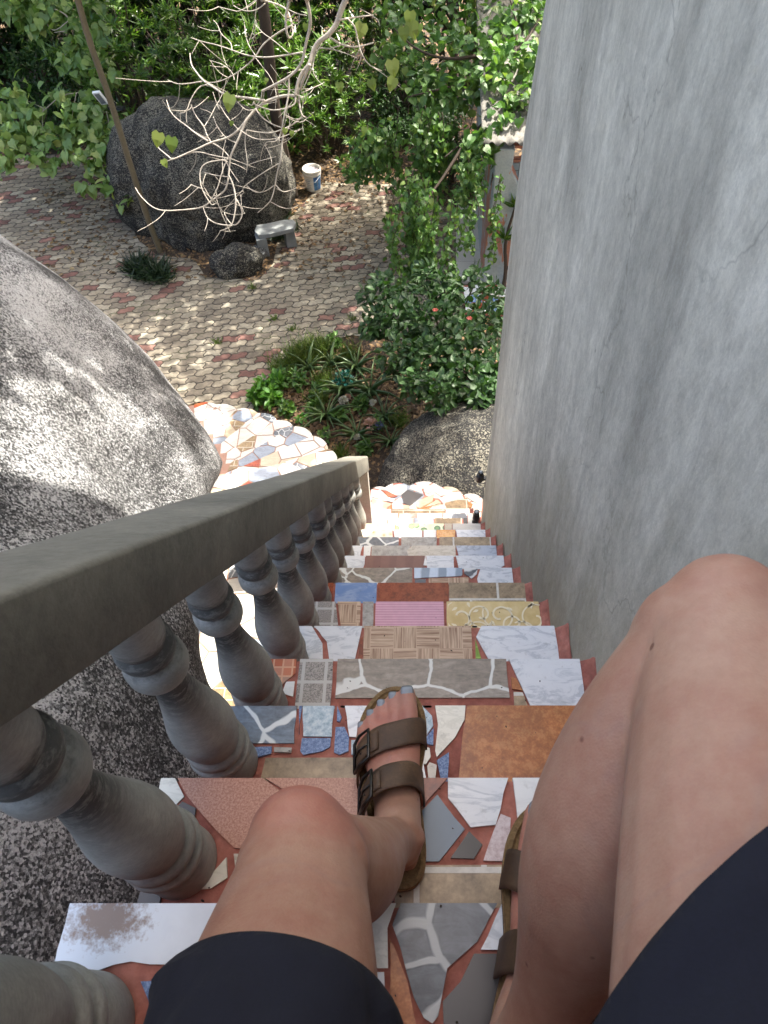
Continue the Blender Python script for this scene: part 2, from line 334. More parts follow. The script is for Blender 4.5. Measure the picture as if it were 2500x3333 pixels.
M['blade'] = leafmat('grass_blade', (84, 112, 44), (124, 146, 70), (158, 152, 92))
M['aloe'] = leafmat('aloe_leaf', (72, 104, 58), (112, 138, 80), None, .4, .1, .6)
M['litter'] = leafmat('fallen_leaf', (78, 54, 32), (136, 108, 70), (160, 140, 100), .7, .1)
M['teal'] = leafmat('teal_artificial_leaf', (16, 92, 78), (40, 128, 108), None, .4, .2)
M['dkplant'] = leafmat('dusky_narrow_leaf', (40, 60, 44), (66, 86, 62))

# ------------------------------------------------------------------ mesh building
class MB:
    def __init__(s): s.v = []; s.loops = []; s.tot = []; s.mi = []; s.sm = []; s.n = 0
    def add(s, verts, faces, m=0, smooth=False):
        o = s.n; s.v.append(np.asarray(verts, dtype=float).reshape(-1, 3)); s.n += len(s.v[-1])
        for f in faces: s.loops.append(np.array(f)+o); s.tot.append(len(f)); s.mi.append(m); s.sm.append(smooth)
    def box(s, a, b, m=0):
        x0, y0, z0 = a; x1, y1, z1 = b
        s.add([(x0,y0,z0),(x1,y0,z0),(x1,y1,z0),(x0,y1,z0),(x0,y0,z1),(x1,y0,z1),(x1,y1,z1),(x0,y1,z1)],
              [(0,3,2,1),(4,5,6,7),(0,1,5,4),(1,2,6,5),(2,3,7,6),(3,0,4,7)], m)
    def prism(s, poly, z0, z1, m=0, mside=None):
        n = len(poly); area = sum(poly[i][0]*poly[(i+1)%n][1]-poly[(i+1)%n][0]*poly[i][1] for i in range(n))
        if area < 0: poly = poly[::-1]
        vs = [(p[0], p[1], z0) for p in poly]+[(p[0], p[1], z1) for p in poly]
        s.add(vs, [tuple(range(n, 2*n)), tuple(range(n-1, -1, -1))], m)
        o = s.n-2*n
        for i in range(n):
            j = (i+1) % n; s.loops.append(np.array([o+i, o+j, o+n+j, o+n+i])); s.tot.append(4); s.mi.append(m if mside is None else mside); s.sm.append(False)
    def tube(s, pts, rad, m=0, seg=8, cap=True, flat=1.0, upv=None):
        P = [Vector(p) for p in pts]; n = len(P)
        if not hasattr(rad, '__len__'): rad = [rad]*n
        rings = []; prev = None
        for i in range(n):
            d = (P[min(i+1, n-1)]-P[max(i-1, 0)]).normalized()
            if prev is None:
                ref = Vector(upv) if upv else (Vector((0, 0, 1)) if abs(d.z) < .9 else Vector((1, 0, 0)))
                a = (ref-d*ref.dot(d)).normalized()
            else: a = (prev-d*prev.dot(d)).normalized()
            prev = a; b = d.cross(a)
            for j in range(seg):
                th = 2*math.pi*j/seg; rings.append(P[i]+(a*math.cos(th)+b*math.sin(th)*flat)*rad[i])
        F = [(i*seg+j, i*seg+(j+1) % seg, (i+1)*seg+(j+1) % seg, (i+1)*seg+j) for i in range(n-1) for j in range(seg)]
        if cap: F += [tuple(range(seg-1, -1, -1)), tuple((n-1)*seg+j for j in range(seg))]
        s.add([tuple(v) for v in rings], F, m, True)
    def lathe(s, prof, c=(0, 0, 0), m=0, seg=24):
        vs = []; n = len(prof)
        for z, r in prof:
            for j in range(seg):
                a = 2*math.pi*j/seg; vs.append((c[0]+r*math.cos(a), c[1]+r*math.sin(a), c[2]+z))
        F = [(i*seg+j, i*seg+(j+1) % seg, (i+1)*seg+(j+1) % seg, (i+1)*seg+j) for i in range(n-1) for j in range(seg)]
        F += [tuple(range(seg-1, -1, -1)), tuple((n-1)*seg+j for j in range(seg))]
        s.add(vs, F, m, True)
    def ell(s, c, r, m=0, seg=16, rings=10, rot=None):
        vs = []; F = []
        for i in range(rings+1):
            ph = math.pi*i/rings
            for j in range(seg):
                th = 2*math.pi*j/seg
                q = Vector((r[0]*math.sin(ph)*math.cos(th), r[1]*math.sin(ph)*math.sin(th), r[2]*math.cos(ph)))
                if rot is not None: q = rot @ q
                vs.append(tuple(Vector(c)+q))
        for i in range(rings):
            for j in range(seg): F.append((i*seg+j, (i+1)*seg+j, (i+1)*seg+(j+1) % seg, i*seg+(j+1) % seg))
        s.add(vs, F, m, True)
    def leaves(s, P, D, N, L, W, kind='ovate', m=0):
        T = {'ovate': ([(0,0,0),(.42,0,.0),(1,0,-.12),(.28,.5,.09),(.68,.38,.03),(.28,-.5,.09),(.68,-.38,.03)], [(0,1,4,3),(1,2,4),(0,5,6,1),(1,6,2)]),
             'heart': ([(0,0,0),(.45,0,.03),(1,0,-.14),(-.13,.27,.0),(.12,.52,.05),(.5,.43,.07),(.78,.2,0),(-.13,-.27,.0),(.12,-.52,.05),(.5,-.43,.07),(.78,-.2,0)], [(0,1,5,4,3),(1,2,6,5),(0,7,8,9,1),(1,9,10,2)]),
             'lance': ([(0,0,0),(.5,0,0),(1,0,-.15),(.35,.5,.05),(.35,-.5,.05)], [(0,1,2,3),(0,4,2,1)]),
             'blade': ([(0,.5,0),(0,-.5,0),(.5,.4,.1),(.5,-.4,.1),(1,0,-.1)], [(0,1,3,2),(2,3,4)])}[kind]
        tv = np.array(T[0]); P = np.asarray(P, float); n = len(P)
        if n == 0: return
        D = np.asarray(D, float); D = D/np.maximum(np.linalg.norm(D, axis=1, keepdims=True), 1e-9)
        B = np.cross(np.asarray(N, float), D); B = B/np.maximum(np.linalg.norm(B, axis=1, keepdims=True), 1e-9); Nn = np.cross(D, B)
        L = np.broadcast_to(np.asarray(L, float), (n,)); W = np.broadcast_to(np.asarray(W, float), (n,))
        V = P[:, None, :]+tv[None, :, 0:1]*L[:, None, None]*D[:, None, :]+tv[None, :, 1:2]*W[:, None, None]*B[:, None, :]+tv[None, :, 2:3]*L[:, None, None]*Nn[:, None, :]
        o = s.n; nv = len(tv); s.v.append(V.reshape(-1, 3)); s.n += n*nv
        base = o+np.arange(n)*nv
        for f in T[1]:
            A = (base[:, None]+np.array(f)[None, :])
            s.loops.append(A.reshape(-1)); s.tot.append(np.full(n, len(f))); s.mi.append(np.full(n, m)); s.sm.append(np.full(n, False))
    def build(s, name, mats, parent=None, loc=None):
        me = bpy.data.meshes.new(name)
        V = np.concatenate(s.v); 
        if loc is not None: V = V-np.array(loc)
        lp = np.concatenate([np.asarray(a).reshape(-1) for a in s.loops]); tot = np.concatenate([np.atleast_1d(a) for a in s.tot])
        mi = np.concatenate([np.atleast_1d(a) for a in s.mi]); sm = np.concatenate([np.atleast_1d(a) for a in s.sm])
        me.vertices.add(len(V)); me.vertices.foreach_set('co', V.reshape(-1))
        me.loops.add(len(lp)); me.loops.foreach_set('vertex_index', lp.astype(np.int32))
        me.polygons.add(len(tot)); st = np.concatenate([[0], np.cumsum(tot)[:-1]])
        me.polygons.foreach_set('loop_start', st.astype(np.int32)); me.polygons.foreach_set('loop_total', tot.astype(np.int32))
        for m in (mats if isinstance(mats, (list, tuple)) else [mats]): me.materials.append(m)
        me.polygons.foreach_set('material_index', mi.astype(np.int32)); me.polygons.foreach_set('use_smooth', sm)
        me.update(calc_edges=True); me.validate()
        o = bpy.data.objects.new(name, me); COL.objects.link(o)
        if loc is not None: o.location = loc
        if parent is not None:
            o.parent = parent
            if loc is None: o.location = -Vector(parent.location) if parent.parent is None else o.location
            else: o.location = Vector(loc)-Vector(parent.location)
        return o
def tag(o, label=None, cat=None, group=None, kind=None):
    if label: o['label'] = label
    if cat: o['category'] = cat
    if group: o['group'] = group
    if kind: o['kind'] = kind
    return o
def thing(name, loc, label, cat, group=None):
    o = bpy.data.objects.new(name, None); COL.objects.link(o); o.location = loc; o.empty_display_size = .1
    return tag(o, label, cat, group)
def copy_tree(o, parent=None):
    c = o.copy(); COL.objects.link(c)
    if parent is not None: c.parent = parent
    for ch in list(o.children): copy_tree(ch, c)
    return c
def pt_in(p, poly):
    x, y = p; c = False; n = len(poly)
    for i in range(n):
        x1, y1 = poly[i]; x2, y2 = poly[(i+1) % n]
        if (y1 > y) != (y2 > y) and x < (x2-x1)*(y-y1)/(y2-y1)+x1: c = not c
    return c
def clip(poly, a, b):           # keep the half plane a.x <= b
    out = []; n = len(poly)
    for i in range(n):
        p, q = poly[i], poly[(i+1) % n]
        dp = a[0]*p[0]+a[1]*p[1]-b; dq = a[0]*q[0]+a[1]*q[1]-b
        if dp <= 0: out.append(p)
        if dp*dq < 0:
            t = dp/(dp-dq); out.append((p[0]+(q[0]-p[0])*t, p[1]+(q[1]-p[1])*t))
    return out
def crazy(poly, size, gap=.006, seed=0, jit=.5):
    """irregular broken-tile cells filling a convex-ish polygon"""
    rr = random.Random(seed); xs = [p[0] for p in poly]; ys = [p[1] for p in poly]
    S = []; y = min(ys)-size; r = 0
    while y < max(ys)+size:
        x = min(xs)-size+(r % 2)*size*.5
        while x < max(xs)+size:
            S.append((x+rr.uniform(-jit, jit)*size, y+rr.uniform(-jit, jit)*size*.8)); x += size*rr.uniform(.85, 1.35)
        y += size*.8; r += 1
    cells = []
    for i, s in enumerate(S):
        c = list(poly)
        for j, q in enumerate(S):
            if i == j or abs(s[0]-q[0])+abs(s[1]-q[1]) > size*4: continue
            a = (q[0]-s[0], q[1]-s[1]); l = math.hypot(*a)
            if l < 1e-6: continue
            a = (a[0]/l, a[1]/l); b = a[0]*(s[0]+q[0])/2+a[1]*(s[1]+q[1])/2-gap/2
            c = clip(c, a, b)
            if len(c) < 3: break
        if len(c) >= 3:
            ar = abs(sum(c[k][0]*c[(k+1) % len(c)][1]-c[(k+1) % len(c)][0]*c[k][1] for k in range(len(c))))/2
            if ar > size*size*.03: cells.append(c)
    return cells
def shuffle_mat(rr): return rr.choice(CRAZY)
exec_blocks = []
# ================================================================== STAIRCASE
def c1(x, y): return (650+x/1.2762, 2100+y/1.2762)
def c2(x, y): return (800+x/1.4426, 1900+y/1.4426)
def c3(x, y): return (1000+x/2.0738, 1560+y/2.0738)
def c4(x, y): return (100+x/.9217, 2500+y/.9217)
def c5(x, y): return (600+x/1.58, 1250+y/1.58)
TILES = {
 0: (c4, [('stained', (118,403,560,403,560,590,450,600,300,580,150,618,65,615)), ('marble', (568,403,830,403,830,600,568,600)), ('cream', (840,403,1095,403,1070,480,1072,600,840,600)),
     ('blue_speck', (330,640,440,635,470,768,390,800)), ('rust_dark', (480,625,760,612,760,790,500,790)), ('white', (770,612,1060,612,1060,790,775,790)),
     ('slate_dark', (1110,410,1400,412,1340,520,1250,600,1222,745,1205,766,1180,750,1150,690,1085,470)),
     ('rust', (1078,515,1092,540,1130,640,1160,790,1075,790)), ('dark', (1330,557,1480,557,1480,790,1240,790,1236,700,1290,640)),
     ('marble', (1415,415,1640,415,1640,545,1350,545)), ('travertine', (1490,560,1640,560,1660,790,1490,790))]),
 1: (c4, [('cream', (372,33,432,32,460,85,425,120,366,105)), ('dark', (455,100,495,120,490,155,425,130)), ('terracotta', (440,32,695,32,840,125,840,240,612,240,560,190,470,85)),
     ('terracotta', (702,32,1080,32,1080,240,848,240,848,122)), ('rust_dark', (1090,32,1250,32,1170,122,1100,180)), ('blue_plain', (1172,130,1220,80,1302,183,1225,280,1110,280,1110,200)),
     ('marble', (1252,33,1428,32,1435,60,1395,170,1320,178,1252,90)), ('black', (1315,190,1355,230,1330,272,1260,270)), ('lilac', (1410,138,1440,150,1438,280,1358,278)),
     ('white', (1446,33,1640,32,1645,280,1472,280)), ('travertine', (1090,292,1660,290,1670,405,1090,405)), ('cream', (588,268,590,330,540,362,500,364)), ('white', (435,380,760,372,760,405,430,405)),
     ('dark', (342,335,395,360,390,405,316,405)), ('cream_stone', (610,258,1075,256,1075,360,770,362,620,340)), ('slate', (770,372,1080,370,1080,405,770,405))]),
 2: (c1, [('slate_blue', (90,254,402,254,392,407,180,407)), ('blue_speck', (412,265,424,262,412,370)), ('blue_pale', (428,258,560,254,548,380,430,378)), ('blue_speck', (425,386,545,386,542,422,510,440,430,456,418,440)),
     ('blue_speck', (565,340,602,340,620,380,618,440,580,455,558,445)), ('blue_speck', (571,264,590,300,582,318,570,315)), ('marble', (585,254,760,254,720,385,622,380,600,290)), ('blue_pale', (630,395,760,395,760,455,630,455)),
     ('white', (780,254,963,252,955,280,900,290,780,290)), ('blue_pale', (900,300,925,290,965,295,970,335,930,390,895,390)), ('blue_speck', (930,396,972,345,970,415,950,412)),
     ('cream', (978,253,1104,252,1100,310,1060,385,985,465,978,440,990,330)), ('rust', (1112,252,1640,252,1665,552,1060,552,1092,370)),
     ('blue_speck', (228,425,300,422,298,450,240,467)), ('taupe', (310,425,383,427,380,447,310,445)), ('travertine', (275,470,755,468,755,552,240,552)), ('cream', (880,418,920,415,955,430,960,465,940,495,890,490)),
     ('blue_speck', (985,480,1035,447,1035,485,1015,515,990,500)), ('white', (800,500,930,495,965,530,960,552,800,552)), ('cream_stone', (955,488,985,500,970,525,945,505)), ('cream', (1000,525,1050,552,985,552))]),
 3: (c2, [('orange_grid', (75,352,238,352,232,420,165,478,120,480)), ('white', (190,460,230,458,222,530,170,512)), ('granite_tile', (256,352,410,352,400,573,228,573)),
     ('flag_tan', (432,350,1222,348,1240,535,420,537)), ('marble', (1235,350,1567,350,1597,573,1392,573,1275,440)), ('rust', (425,545,530,545,550,573,420,573)), ('lilac', (536,545,580,543,580,570)), ('white', (790,543,855,543,840,572,810,565)),
     ('parquet', (915,548,1070,545,1070,573,912,573)), ('white', (1092,543,1205,545,1218,573,1095,573)), ('travertine', (1258,508,1300,512,1372,560,1368,573,1255,573)), ('rust', (1245,437,1270,448,1300,502,1250,495))]),
 4: (c2, [('marble', (195,198,310,198,360,280,385,342,240,330)), ('marble', (320,198,547,198,487,347,430,347,380,270)), ('rust_dark', (540,255,552,250,550,347,505,347)),
     ('parquet', (557,197,1058,195,1063,346,555,346)), ('blue_marble', (1064,195,1086,193,1074,222)), ('green_grid', (1078,262,1150,345,1080,345)), ('marble', (1106,193,1447,190,1475,347,1212,347,1082,250)), ('rust_dark', (255,338,385,347,250,347))]),
 5: (c2, [('granite_tile', (285,85,422,83,462,195,320,195)), ('parquet', (430,83,540,82,540,183,472,195)), ('taupe', (550,82,600,82,597,193,550,193)), ('pink', (610,102,640,82,928,80,930,193,608,193)), ('yellow', (943,80,1377,78,1391,165,1385,192,945,192))]),
 6: (c3, [('rust_dark', (70,706,180,706,165,820,110,820)), ('blue_marble', (192,706,470,706,467,820,188,820)), ('rust_dark', (476,706,953,705,947,820,470,820)), ('travertine', (957,703,1467,702,1477,820,955,820))]),
 7: (c3, [('flag_tan', (160,592,710,592,708,702,180,702)), ('blue_stripes', (722,590,1045,590,1048,640,1040,652,722,668)), ('slate', (1058,590,1150,590,1145,640,1110,670,1060,635)), ('marble', (1170,590,1380,588,1395,700,1190,700,1147,672)),
     ('slate', (727,675,800,675,802,702,725,702)), ('parquet', (820,668,1088,663,1088,702,820,702)), ('slate', (1108,690,1142,690,1142,702,1105,702))]),
 8: (c3, [('marble', (220,518,390,518,388,570,320,592,240,592)), ('redbrown', (395,518,795,516,782,590,390,592)), ('white', (797,530,812,580,785,580)), ('marble', (803,516,988,514,990,588,820,590)), ('marble', (1003,514,1325,514,1331,580,1055,582))]),
 9: (c3, [('marble', (245,448,374,448,362,490,340,517,255,517)), ('white', (383,448,431,448,416,517,383,510)), ('taupe', (436,448,695,448,635,515,430,517)), ('cream_stone', (712,448,1000,447,1001,514,720,514,672,480)), ('marble_grey', (1004,448,1275,446,1281,512,1060,512))]),
 10: (c3, [('slate', (325,393,618,392,618,446,325,447)), ('taupe', (635,393,876,392,862,444,634,446)), ('travertine', (892,392,1238,390,1241,442,890,443)), ('white', (300,393,320,394,303,440,290,440)), ('white', (1243, 391, 1250, 391, 1252, 440, 1245, 440))]),
 11: (c3, [('floral', (360,340,575,340,586,390,358,391)), ('white', (328,341,355,340,342,390,322,390)), ('white', (582,340,776,340,776,390,615,391)), ('white', (786,340,870,340,861,388,784,389)), ('amber', (873,340,1000,340,985,388,867,389)), ('marble', (1004,340,1210,338,1214,385,1030,388))]),
 12: (c3, [('parquet', (355,298,592,297,591,340,352,341)), ('bubbles', (600,297,921,297,920,340,598,340)), ('cream_stone', (928,297,976,297,976,338,926,338)), ('marble', (981,297,1170,296,1174,337,979,338))]),
 13: (c3, [('marble_grey', (380,266,542,266,522,297,376,297)), ('marble', (550,267,718,267,718,297,548,297)), ('marble_grey', (722,266,855,266,840,297,721,297)), ('travertine', (862,266,1046,266,1022,296,858,296)), ('black', (1055,266,1080,266,1080,295,1058,295)), ('white', (1085,266,1166,265,1168,294,1084,295))]),
 14: (c3, [('rust', (404,236,432,234,415,266,402,266)), ('marble', (437,234,612,233,600,267,436,267)), ('flag_tan', (622,234,735,233,737,266,620,267)), ('marble', (739,233,911,233,906,265,745,266)), ('slate', (916,233,1080,232,1082,265,918,266)), ('white', (1085,232,1170,231,1171,264,1084,265))]),
 15: (c3, [('white', (433,206,566,205,566,234,430,234)), ('travertine', (570,206,930,205,928,233,568,234)), ('white', (935,205,1176,204,1177,231,933,233))]),
}
stairs = thing('mosaic_staircase', (0, edge(6)[0], edge(6)[1]), 'steep concrete staircase with broken tile mosaic treads between balustrade and grey wall', 'staircase')
def tread(k):
    ye, z = edge(k); yb = edge(k-1)[0]
    mats = ['grout']; mb = MB(); rr = random.Random(100+k)
    def mi(n):
        if n not in mats: mats.append(n)
        return mats.index(n)
    gz = z-.004
    mb.box((XL+.002, yb-.004 if k > -6 else yb-.02, -.05), (XR+.02, ye-.004, gz), 0)
    # red cement cove against the wall, peaked like the trowelled original
    pts = [(yb+.0, .0), (yb+.05, .006), (yb+.11, .008), (ye-.05, .014), (ye-.014, .03), (ye-.004, .012)]
    vs = []; n = len(pts)
    for (yy, h) in pts:
        jj = rr.uniform(-.004, .004)
        vs += [(XR+.002, yy, gz+.001), (XW-.002+jj*.3, yy, gz+.012+h*.5+jj), (XW+.003, yy, gz+.018+h+jj)]
    fs = [(3*i+j, 3*i+3+j, 3*i+4+j, 3*i+1+j) for i in range(n-1) for j in range(2)]
    mb.add(vs, fs, 0, True)
    yocc = yb+RISE/math.tan(PITCH+math.atan(((1424+4123/(k-1+2.72))-CY)/FPX)) if k > -2 else yb
    def place(n, poly, i):
        zt = z+.0002*i
        mb.prism(poly, gz-.006, zt, mi(n))
    if k in TILES:
        f, lst = TILES[k]; vis = ye-yocc; tol = max(.012, min(.02, vis*.25))
        for i, (n, q) in enumerate(lst):
            poly = []
            for j in range(0, len(q), 2):
                p = onz(*f(q[j], q[j+1]), z); yy = p.y
                if yy > ye-tol: yy = ye
                elif yy < yocc+tol*.8: yy = yb+.004+(.0 if yy > yb+.02 else 0)
                yy = max(yb+.004, min(ye, yy))
                poly.append((min(max(p.x, XL-.002), XR+.004), yy))
            # chipped, hand-broken outline
            out = []
            for a in range(len(poly)):
                p, r_ = poly[a], poly[(a+1) % len(poly)]; out.append(p)
                L = math.hypot(r_[0]-p[0], r_[1]-p[1])
                if L > .05 and not (abs(p[1]-r_[1]) < .002) and k < 6:
                    for s in (.33, .66):
                        out.append((p[0]+(r_[0]-p[0])*s+rr.uniform(-.0016, .0016), p[1]+(r_[1]-p[1])*s+rr.uniform(-.0016, .0016)))
            if k >= 12: n = {'white': 'white_worn', 'marble': 'white_worn', 'travertine': 'sand_worn', 'cream_stone': 'cream_worn', 'floral': 'cream_worn', 'marble_grey': 'grey_worn'}.get(n, n)  # sunlit treads use the darkened tile copies
            if len(out) >= 3: place(n, out, i)
    else:
        for i, c in enumerate(crazy([(XL, yb+.006), (XR, yb+.006), (XR, ye), (XL, ye)], .14, .012, 50+k)): place(shuffle_mat(rr), c, i % 7)
    if k == 5:          # scroll flourish glazed on the yellow tile
        m = mi('scroll'); z2 = z+.0022
        x0 = onz(*c2(945, 80), z).x; x1 = onz(*c2(1380, 80), z).x; yA = yb+.075; yB = ye-.004
        def rib(pts, w0, w1):
            vs = []; n = len(pts)
            for i, p in enumerate(pts):
                a = pts[max(0, i-1)]; b = pts[min(n-1, i+1)]; d = (b[0]-a[0], b[1]-a[1]); l = math.hypot(*d) or 1; nx, ny = -d[1]/l, d[0]/l
                w = w0+(w1-w0)*i/(n-1)
                q1 = (p[0]+nx*w, p[1]+ny*w); q2 = (p[0]-nx*w, p[1]-ny*w)
                for q in (q1, q2): vs.append((min(max(q[0], x0+.002), x1-.002), min(max(q[1], yb+.008), yB), z2))
            mb.add(vs, [(2*i, 2*i+2, 2*i+3, 2*i+1) for i in range(n-1)], m)
        W = x1-x0; hh = yB-yA
        for (cx, cy, r0, a0, turns, sg) in ((.13,.55,.5,2.0,1.1,1), (.36,.62,.42,-1.0,1.2,-1), (.56,.6,.5,2.6,1.35,1), (.7,.35,.4,-.4,1.2,-1), (.93,.5,.45,1.2,1.0,1), (.3,.1,.35,.6,.9,1), (.8,.05,.4,2.2,.9,-1)):
            pts = [(x0+cx*W+math.cos(a0+sg*s*turns*6.28)*r0*hh*(1-.8*s), yA+cy*hh+math.sin(a0+sg*s*turns*6.28)*r0*hh*(1-.8*s)) for s in [i/26 for i in range(27)]]
            rib(pts, .0022, .0035)
        for (cx, cy, a) in ((.05,.75,.6), (.04,.35,-.5), (.24,.85,1.9), (.27,.7,.4), (.44,.25,1.2), (.47,.15,.2), (.5,.3,2.2), (.64,.85,-.6), (.86,.85,.7), (.9,.8,1.5), (.94,.9,2.2), (.16,.12,.3), (.19,.2,1.5), (.13,.05,2.5)):
            pts = [(x0+cx*W+math.cos(a)*s*.02, yA+cy*hh+math.sin(a)*s*.02) for s in (0, .3, .6, .85, 1)]
            rib(pts[:3], .0008, .005); rib(pts[2:], .005, .0004)
    mb.build('step', [M[n] for n in mats], stairs)
for k in range(-6, 16): tread(k)
# rounded landing
zl = edge(16)[1]; yl = edge(15)[0]; mats = ['grout']; mb = MB()
def mi(n):
    if n not in mats: mats.append(n)
    return mats.index(n)
def scal(pts, z, f=c3, bul=.16):
    P = [onz(*f(*p), z) for p in pts]; out = []
    for a, b in zip(P[:-1], P[1:]):
        d = b-a; nr = Vector((-d.y, d.x, 0)); nr = nr if nr.y+nr.x*.3 > 0 else -nr
        for s in (0, .2, .4, .6, .8): out.append(tuple((a+d*s+nr*bul*4*s*(1-s))[:2]))
    out.append(tuple(P[-1][:2])); return out
fr = scal([(432,70), (525,55), (690,42), (905,52), (1055,105), (1184,130)], zl, c3, .2)
land = [(-1.3, yl-.25), (XW+.12, yl-.05)] + [(min(p[0], .56), p[1]) for p in fr[::-1]] + [(-.9, fr[0][1]-.05), (-1.3, 2.9)]
mb.prism([(p[0], p[1]) for p in land], zl-.5, zl-.004, 0)
LT = [('grey_tile', (635,105,680,70,785,105,695,180,650,160)), ('cream', (437,130,575,165,525,203,437,203)), ('cream_stone', (735,150,858,100,845,150,760,195,735,185)), ('wood', (930,160,1080,125,1100,195,940,200)),
      ('marble', (880,125,1050,98,1040,130,920,162)), ('white', (505,62,610,36,670,42,672,72,632,108,600,108)), ('white', (700,42,760,40,785,98,690,66)), ('white', (775,40,890,44,822,95,795,90)), ('white', (892,52,995,95,900,114,862,90)),
      ('white', (1060,105,1178,128,1172,180,1092,132)), ('floral', (572,165,630,122,650,200,575,203)), ('cream_stone', (790,190,870,142,908,162,860,175)), ('white', (820,203,928,168,935,203)), ('white', (440,122,490,68,538,115,528,148)),
      ('white', (545,125,590,130,585,158,545,150)), ('rust', (1085,150,1118,170,1110,195,1095,192)), ('white', (1120,190,1175,185,1175,204,1120,204)), ('white', (690,185,730,165,730,203,690,203)), ('rust_dark', (500,72,610,115,590,125,545,118))]
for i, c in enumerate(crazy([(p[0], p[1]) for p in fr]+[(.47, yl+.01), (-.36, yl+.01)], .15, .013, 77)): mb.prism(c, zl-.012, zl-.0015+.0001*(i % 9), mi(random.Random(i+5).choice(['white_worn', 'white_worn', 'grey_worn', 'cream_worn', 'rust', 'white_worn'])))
for i, (n, q) in enumerate(LT):
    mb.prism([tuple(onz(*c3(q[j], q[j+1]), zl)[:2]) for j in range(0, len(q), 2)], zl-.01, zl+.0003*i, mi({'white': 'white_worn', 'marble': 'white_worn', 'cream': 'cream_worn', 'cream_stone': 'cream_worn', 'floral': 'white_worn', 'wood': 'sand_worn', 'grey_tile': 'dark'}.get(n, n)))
for i, c in enumerate(crazy([(-1.28, yl-.22), (-.36, yl-.02), (-.37, fr[0][1]-.02), (-.88, fr[0][1]-.08), (-1.28, 2.95)], .17, .012, 5)):
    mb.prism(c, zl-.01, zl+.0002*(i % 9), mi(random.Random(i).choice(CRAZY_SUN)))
mb.build('landing', [M[n] for n in mats], stairs)

# ------------------------------------------------------------------ winding lower steps
V = [(60,105), (165,107), (268,130), (378,150), (478,186), (560,217), (660,266), (740,333), (785,400), (800,470), (800,540)]
Lf = [(50,108), (100,185), (150,255), (190,305), (222,352), (240,405), (215,460), (170,505), (125,565), (80,640), (40,720)]
path = thing('mosaic_winder_steps', tuple(gd(560, 980, .8)), 'winding lower steps with scalloped white edges and broken tile mosaic beside the big left boulder', 'steps')
NP = 10
for i in range(NP):
    z = .07+.2*i; mats = ['pale_grout']; mb = MB()
    a, b = onz(*c5(*V[i]), z), onz(*c5(*V[i+1]), z); l0 = onz(*c5(*Lf[i]), z); l1 = onz(*c5(*Lf[i+1]), z)
    d = b-a; nr = Vector((-d.y, d.x, 0)); nr = nr if nr.y > 0 else -nr
    arc = [tuple((a+d*s+nr*.17*4*s*(1-s))[:2]) for s in (0, .12, .25, .4, .5, .6, .75, .88, 1)]
    back = Vector((-.05, -.32, 0))
    bb = b+back; lb = l1+back+Vector((-.3, 0, 0)); la = l0+Vector((-.35, -.05, 0))
    poly = [tuple(la[:2]), tuple(l0[:2])]+arc+[tuple(bb[:2]), tuple(lb[:2])]
    mb.prism(poly, min(z-.6, -.06) if z < .5 else z-.6, z-.004, 0)
    rr = random.Random(31+i)
    cells = crazy([(p[0], p[1]) for p in poly[1:-1]]+[tuple((l1+back)[:2])], .2, .011, 70+i, .45)
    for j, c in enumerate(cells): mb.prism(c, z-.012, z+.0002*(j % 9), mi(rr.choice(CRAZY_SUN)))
    mb.build('step', [M[n] for n in mats], path)
# terrace between the boulder and the stair flank
z = 2.07; mats = ['pale_grout']; mb = MB()
poly = [(-2.2, .6), (-.43, .6), (-.43, 3.0), (-.7, 3.6), (-1.1, 3.9), (-2.2, 3.6)]
mb.prism(poly, z-.7, z-.004, 0); rr = random.Random(3)
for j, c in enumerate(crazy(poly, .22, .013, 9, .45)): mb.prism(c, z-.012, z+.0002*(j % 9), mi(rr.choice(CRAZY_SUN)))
mb.build('terrace', [M[n] for n in mats], path)

# ================================================================== BALUSTRADE
ye, ze = edge(1); SL = math.tan(SIG)
def topz(y): return 6.38-SL*(y-.23)
bal = thing('balustrade', (-.335, 1.0, edge(5)[1]), 'dark weathered concrete balustrade with turned grey balusters down the left of the stairs', 'balustrade')
RX0, RX1 = -.398, -.278; TH = .136
y0, y1 = -1.0, 2.62
bm = bmesh.new()
ny = 60; prof = []
for (cx_, cz_, a0) in ((RX0+.009, -TH+.009, 180), (RX1-.009, -TH+.009, 270), (RX1-.009, -.009, 0), (RX0+.009, -.009, 90)):
    for q in range(4): prof.append((cx_+.009*math.cos(R(a0+30*q)), cz_+.009*math.sin(R(a0+30*q))))
rows = []
for i in range(ny+1):
    y = y0+(y1-y0)*i/ny
    rows.append([bm.verts.new((px+.0035*mnoise.noise(Vector((px*8, y*2.2, pz*8))), y, topz(y)+pz+.004*mnoise.noise(Vector((px*9+5, y*3, pz*9)))+.0012*mnoise.noise(Vector((px*60, y*26, pz*60))))) for px, pz in prof])
npf = len(prof)
for i in range(ny):
    for j in range(npf): bm.faces.new((rows[i][j], rows[i][(j+1) % npf], rows[i+1][(j+1) % npf], rows[i+1][j]))
bm.faces.new(rows[0][::-1]); bm.faces.new(rows[-1]); bmesh.ops.recalc_face_normals(bm, faces=bm.faces)
me = bpy.data.meshes.new('handrail'); bm.to_mesh(me); bm.free(); me.materials.append(M['rail'])
for p in me.polygons: p.use_smooth = True
try: me.set_sharp_from_angle(angle=R(40))
except Exception: pass
o = bpy.data.objects.new('handrail', me); COL.objects.link(o); o.parent = bal; o.location = -bal.location
mb = MB(); zb = edge(13)[1]-.01
mb.prism([(RX0+.004, 2.55), (RX1-.004, 2.55), (RX1-.004, 2.60), (RX0+.004, 2.60)], zb, topz(2.575)-TH+.03, 0)
mb.build('end_post', M['post'], bal)
RS = .89
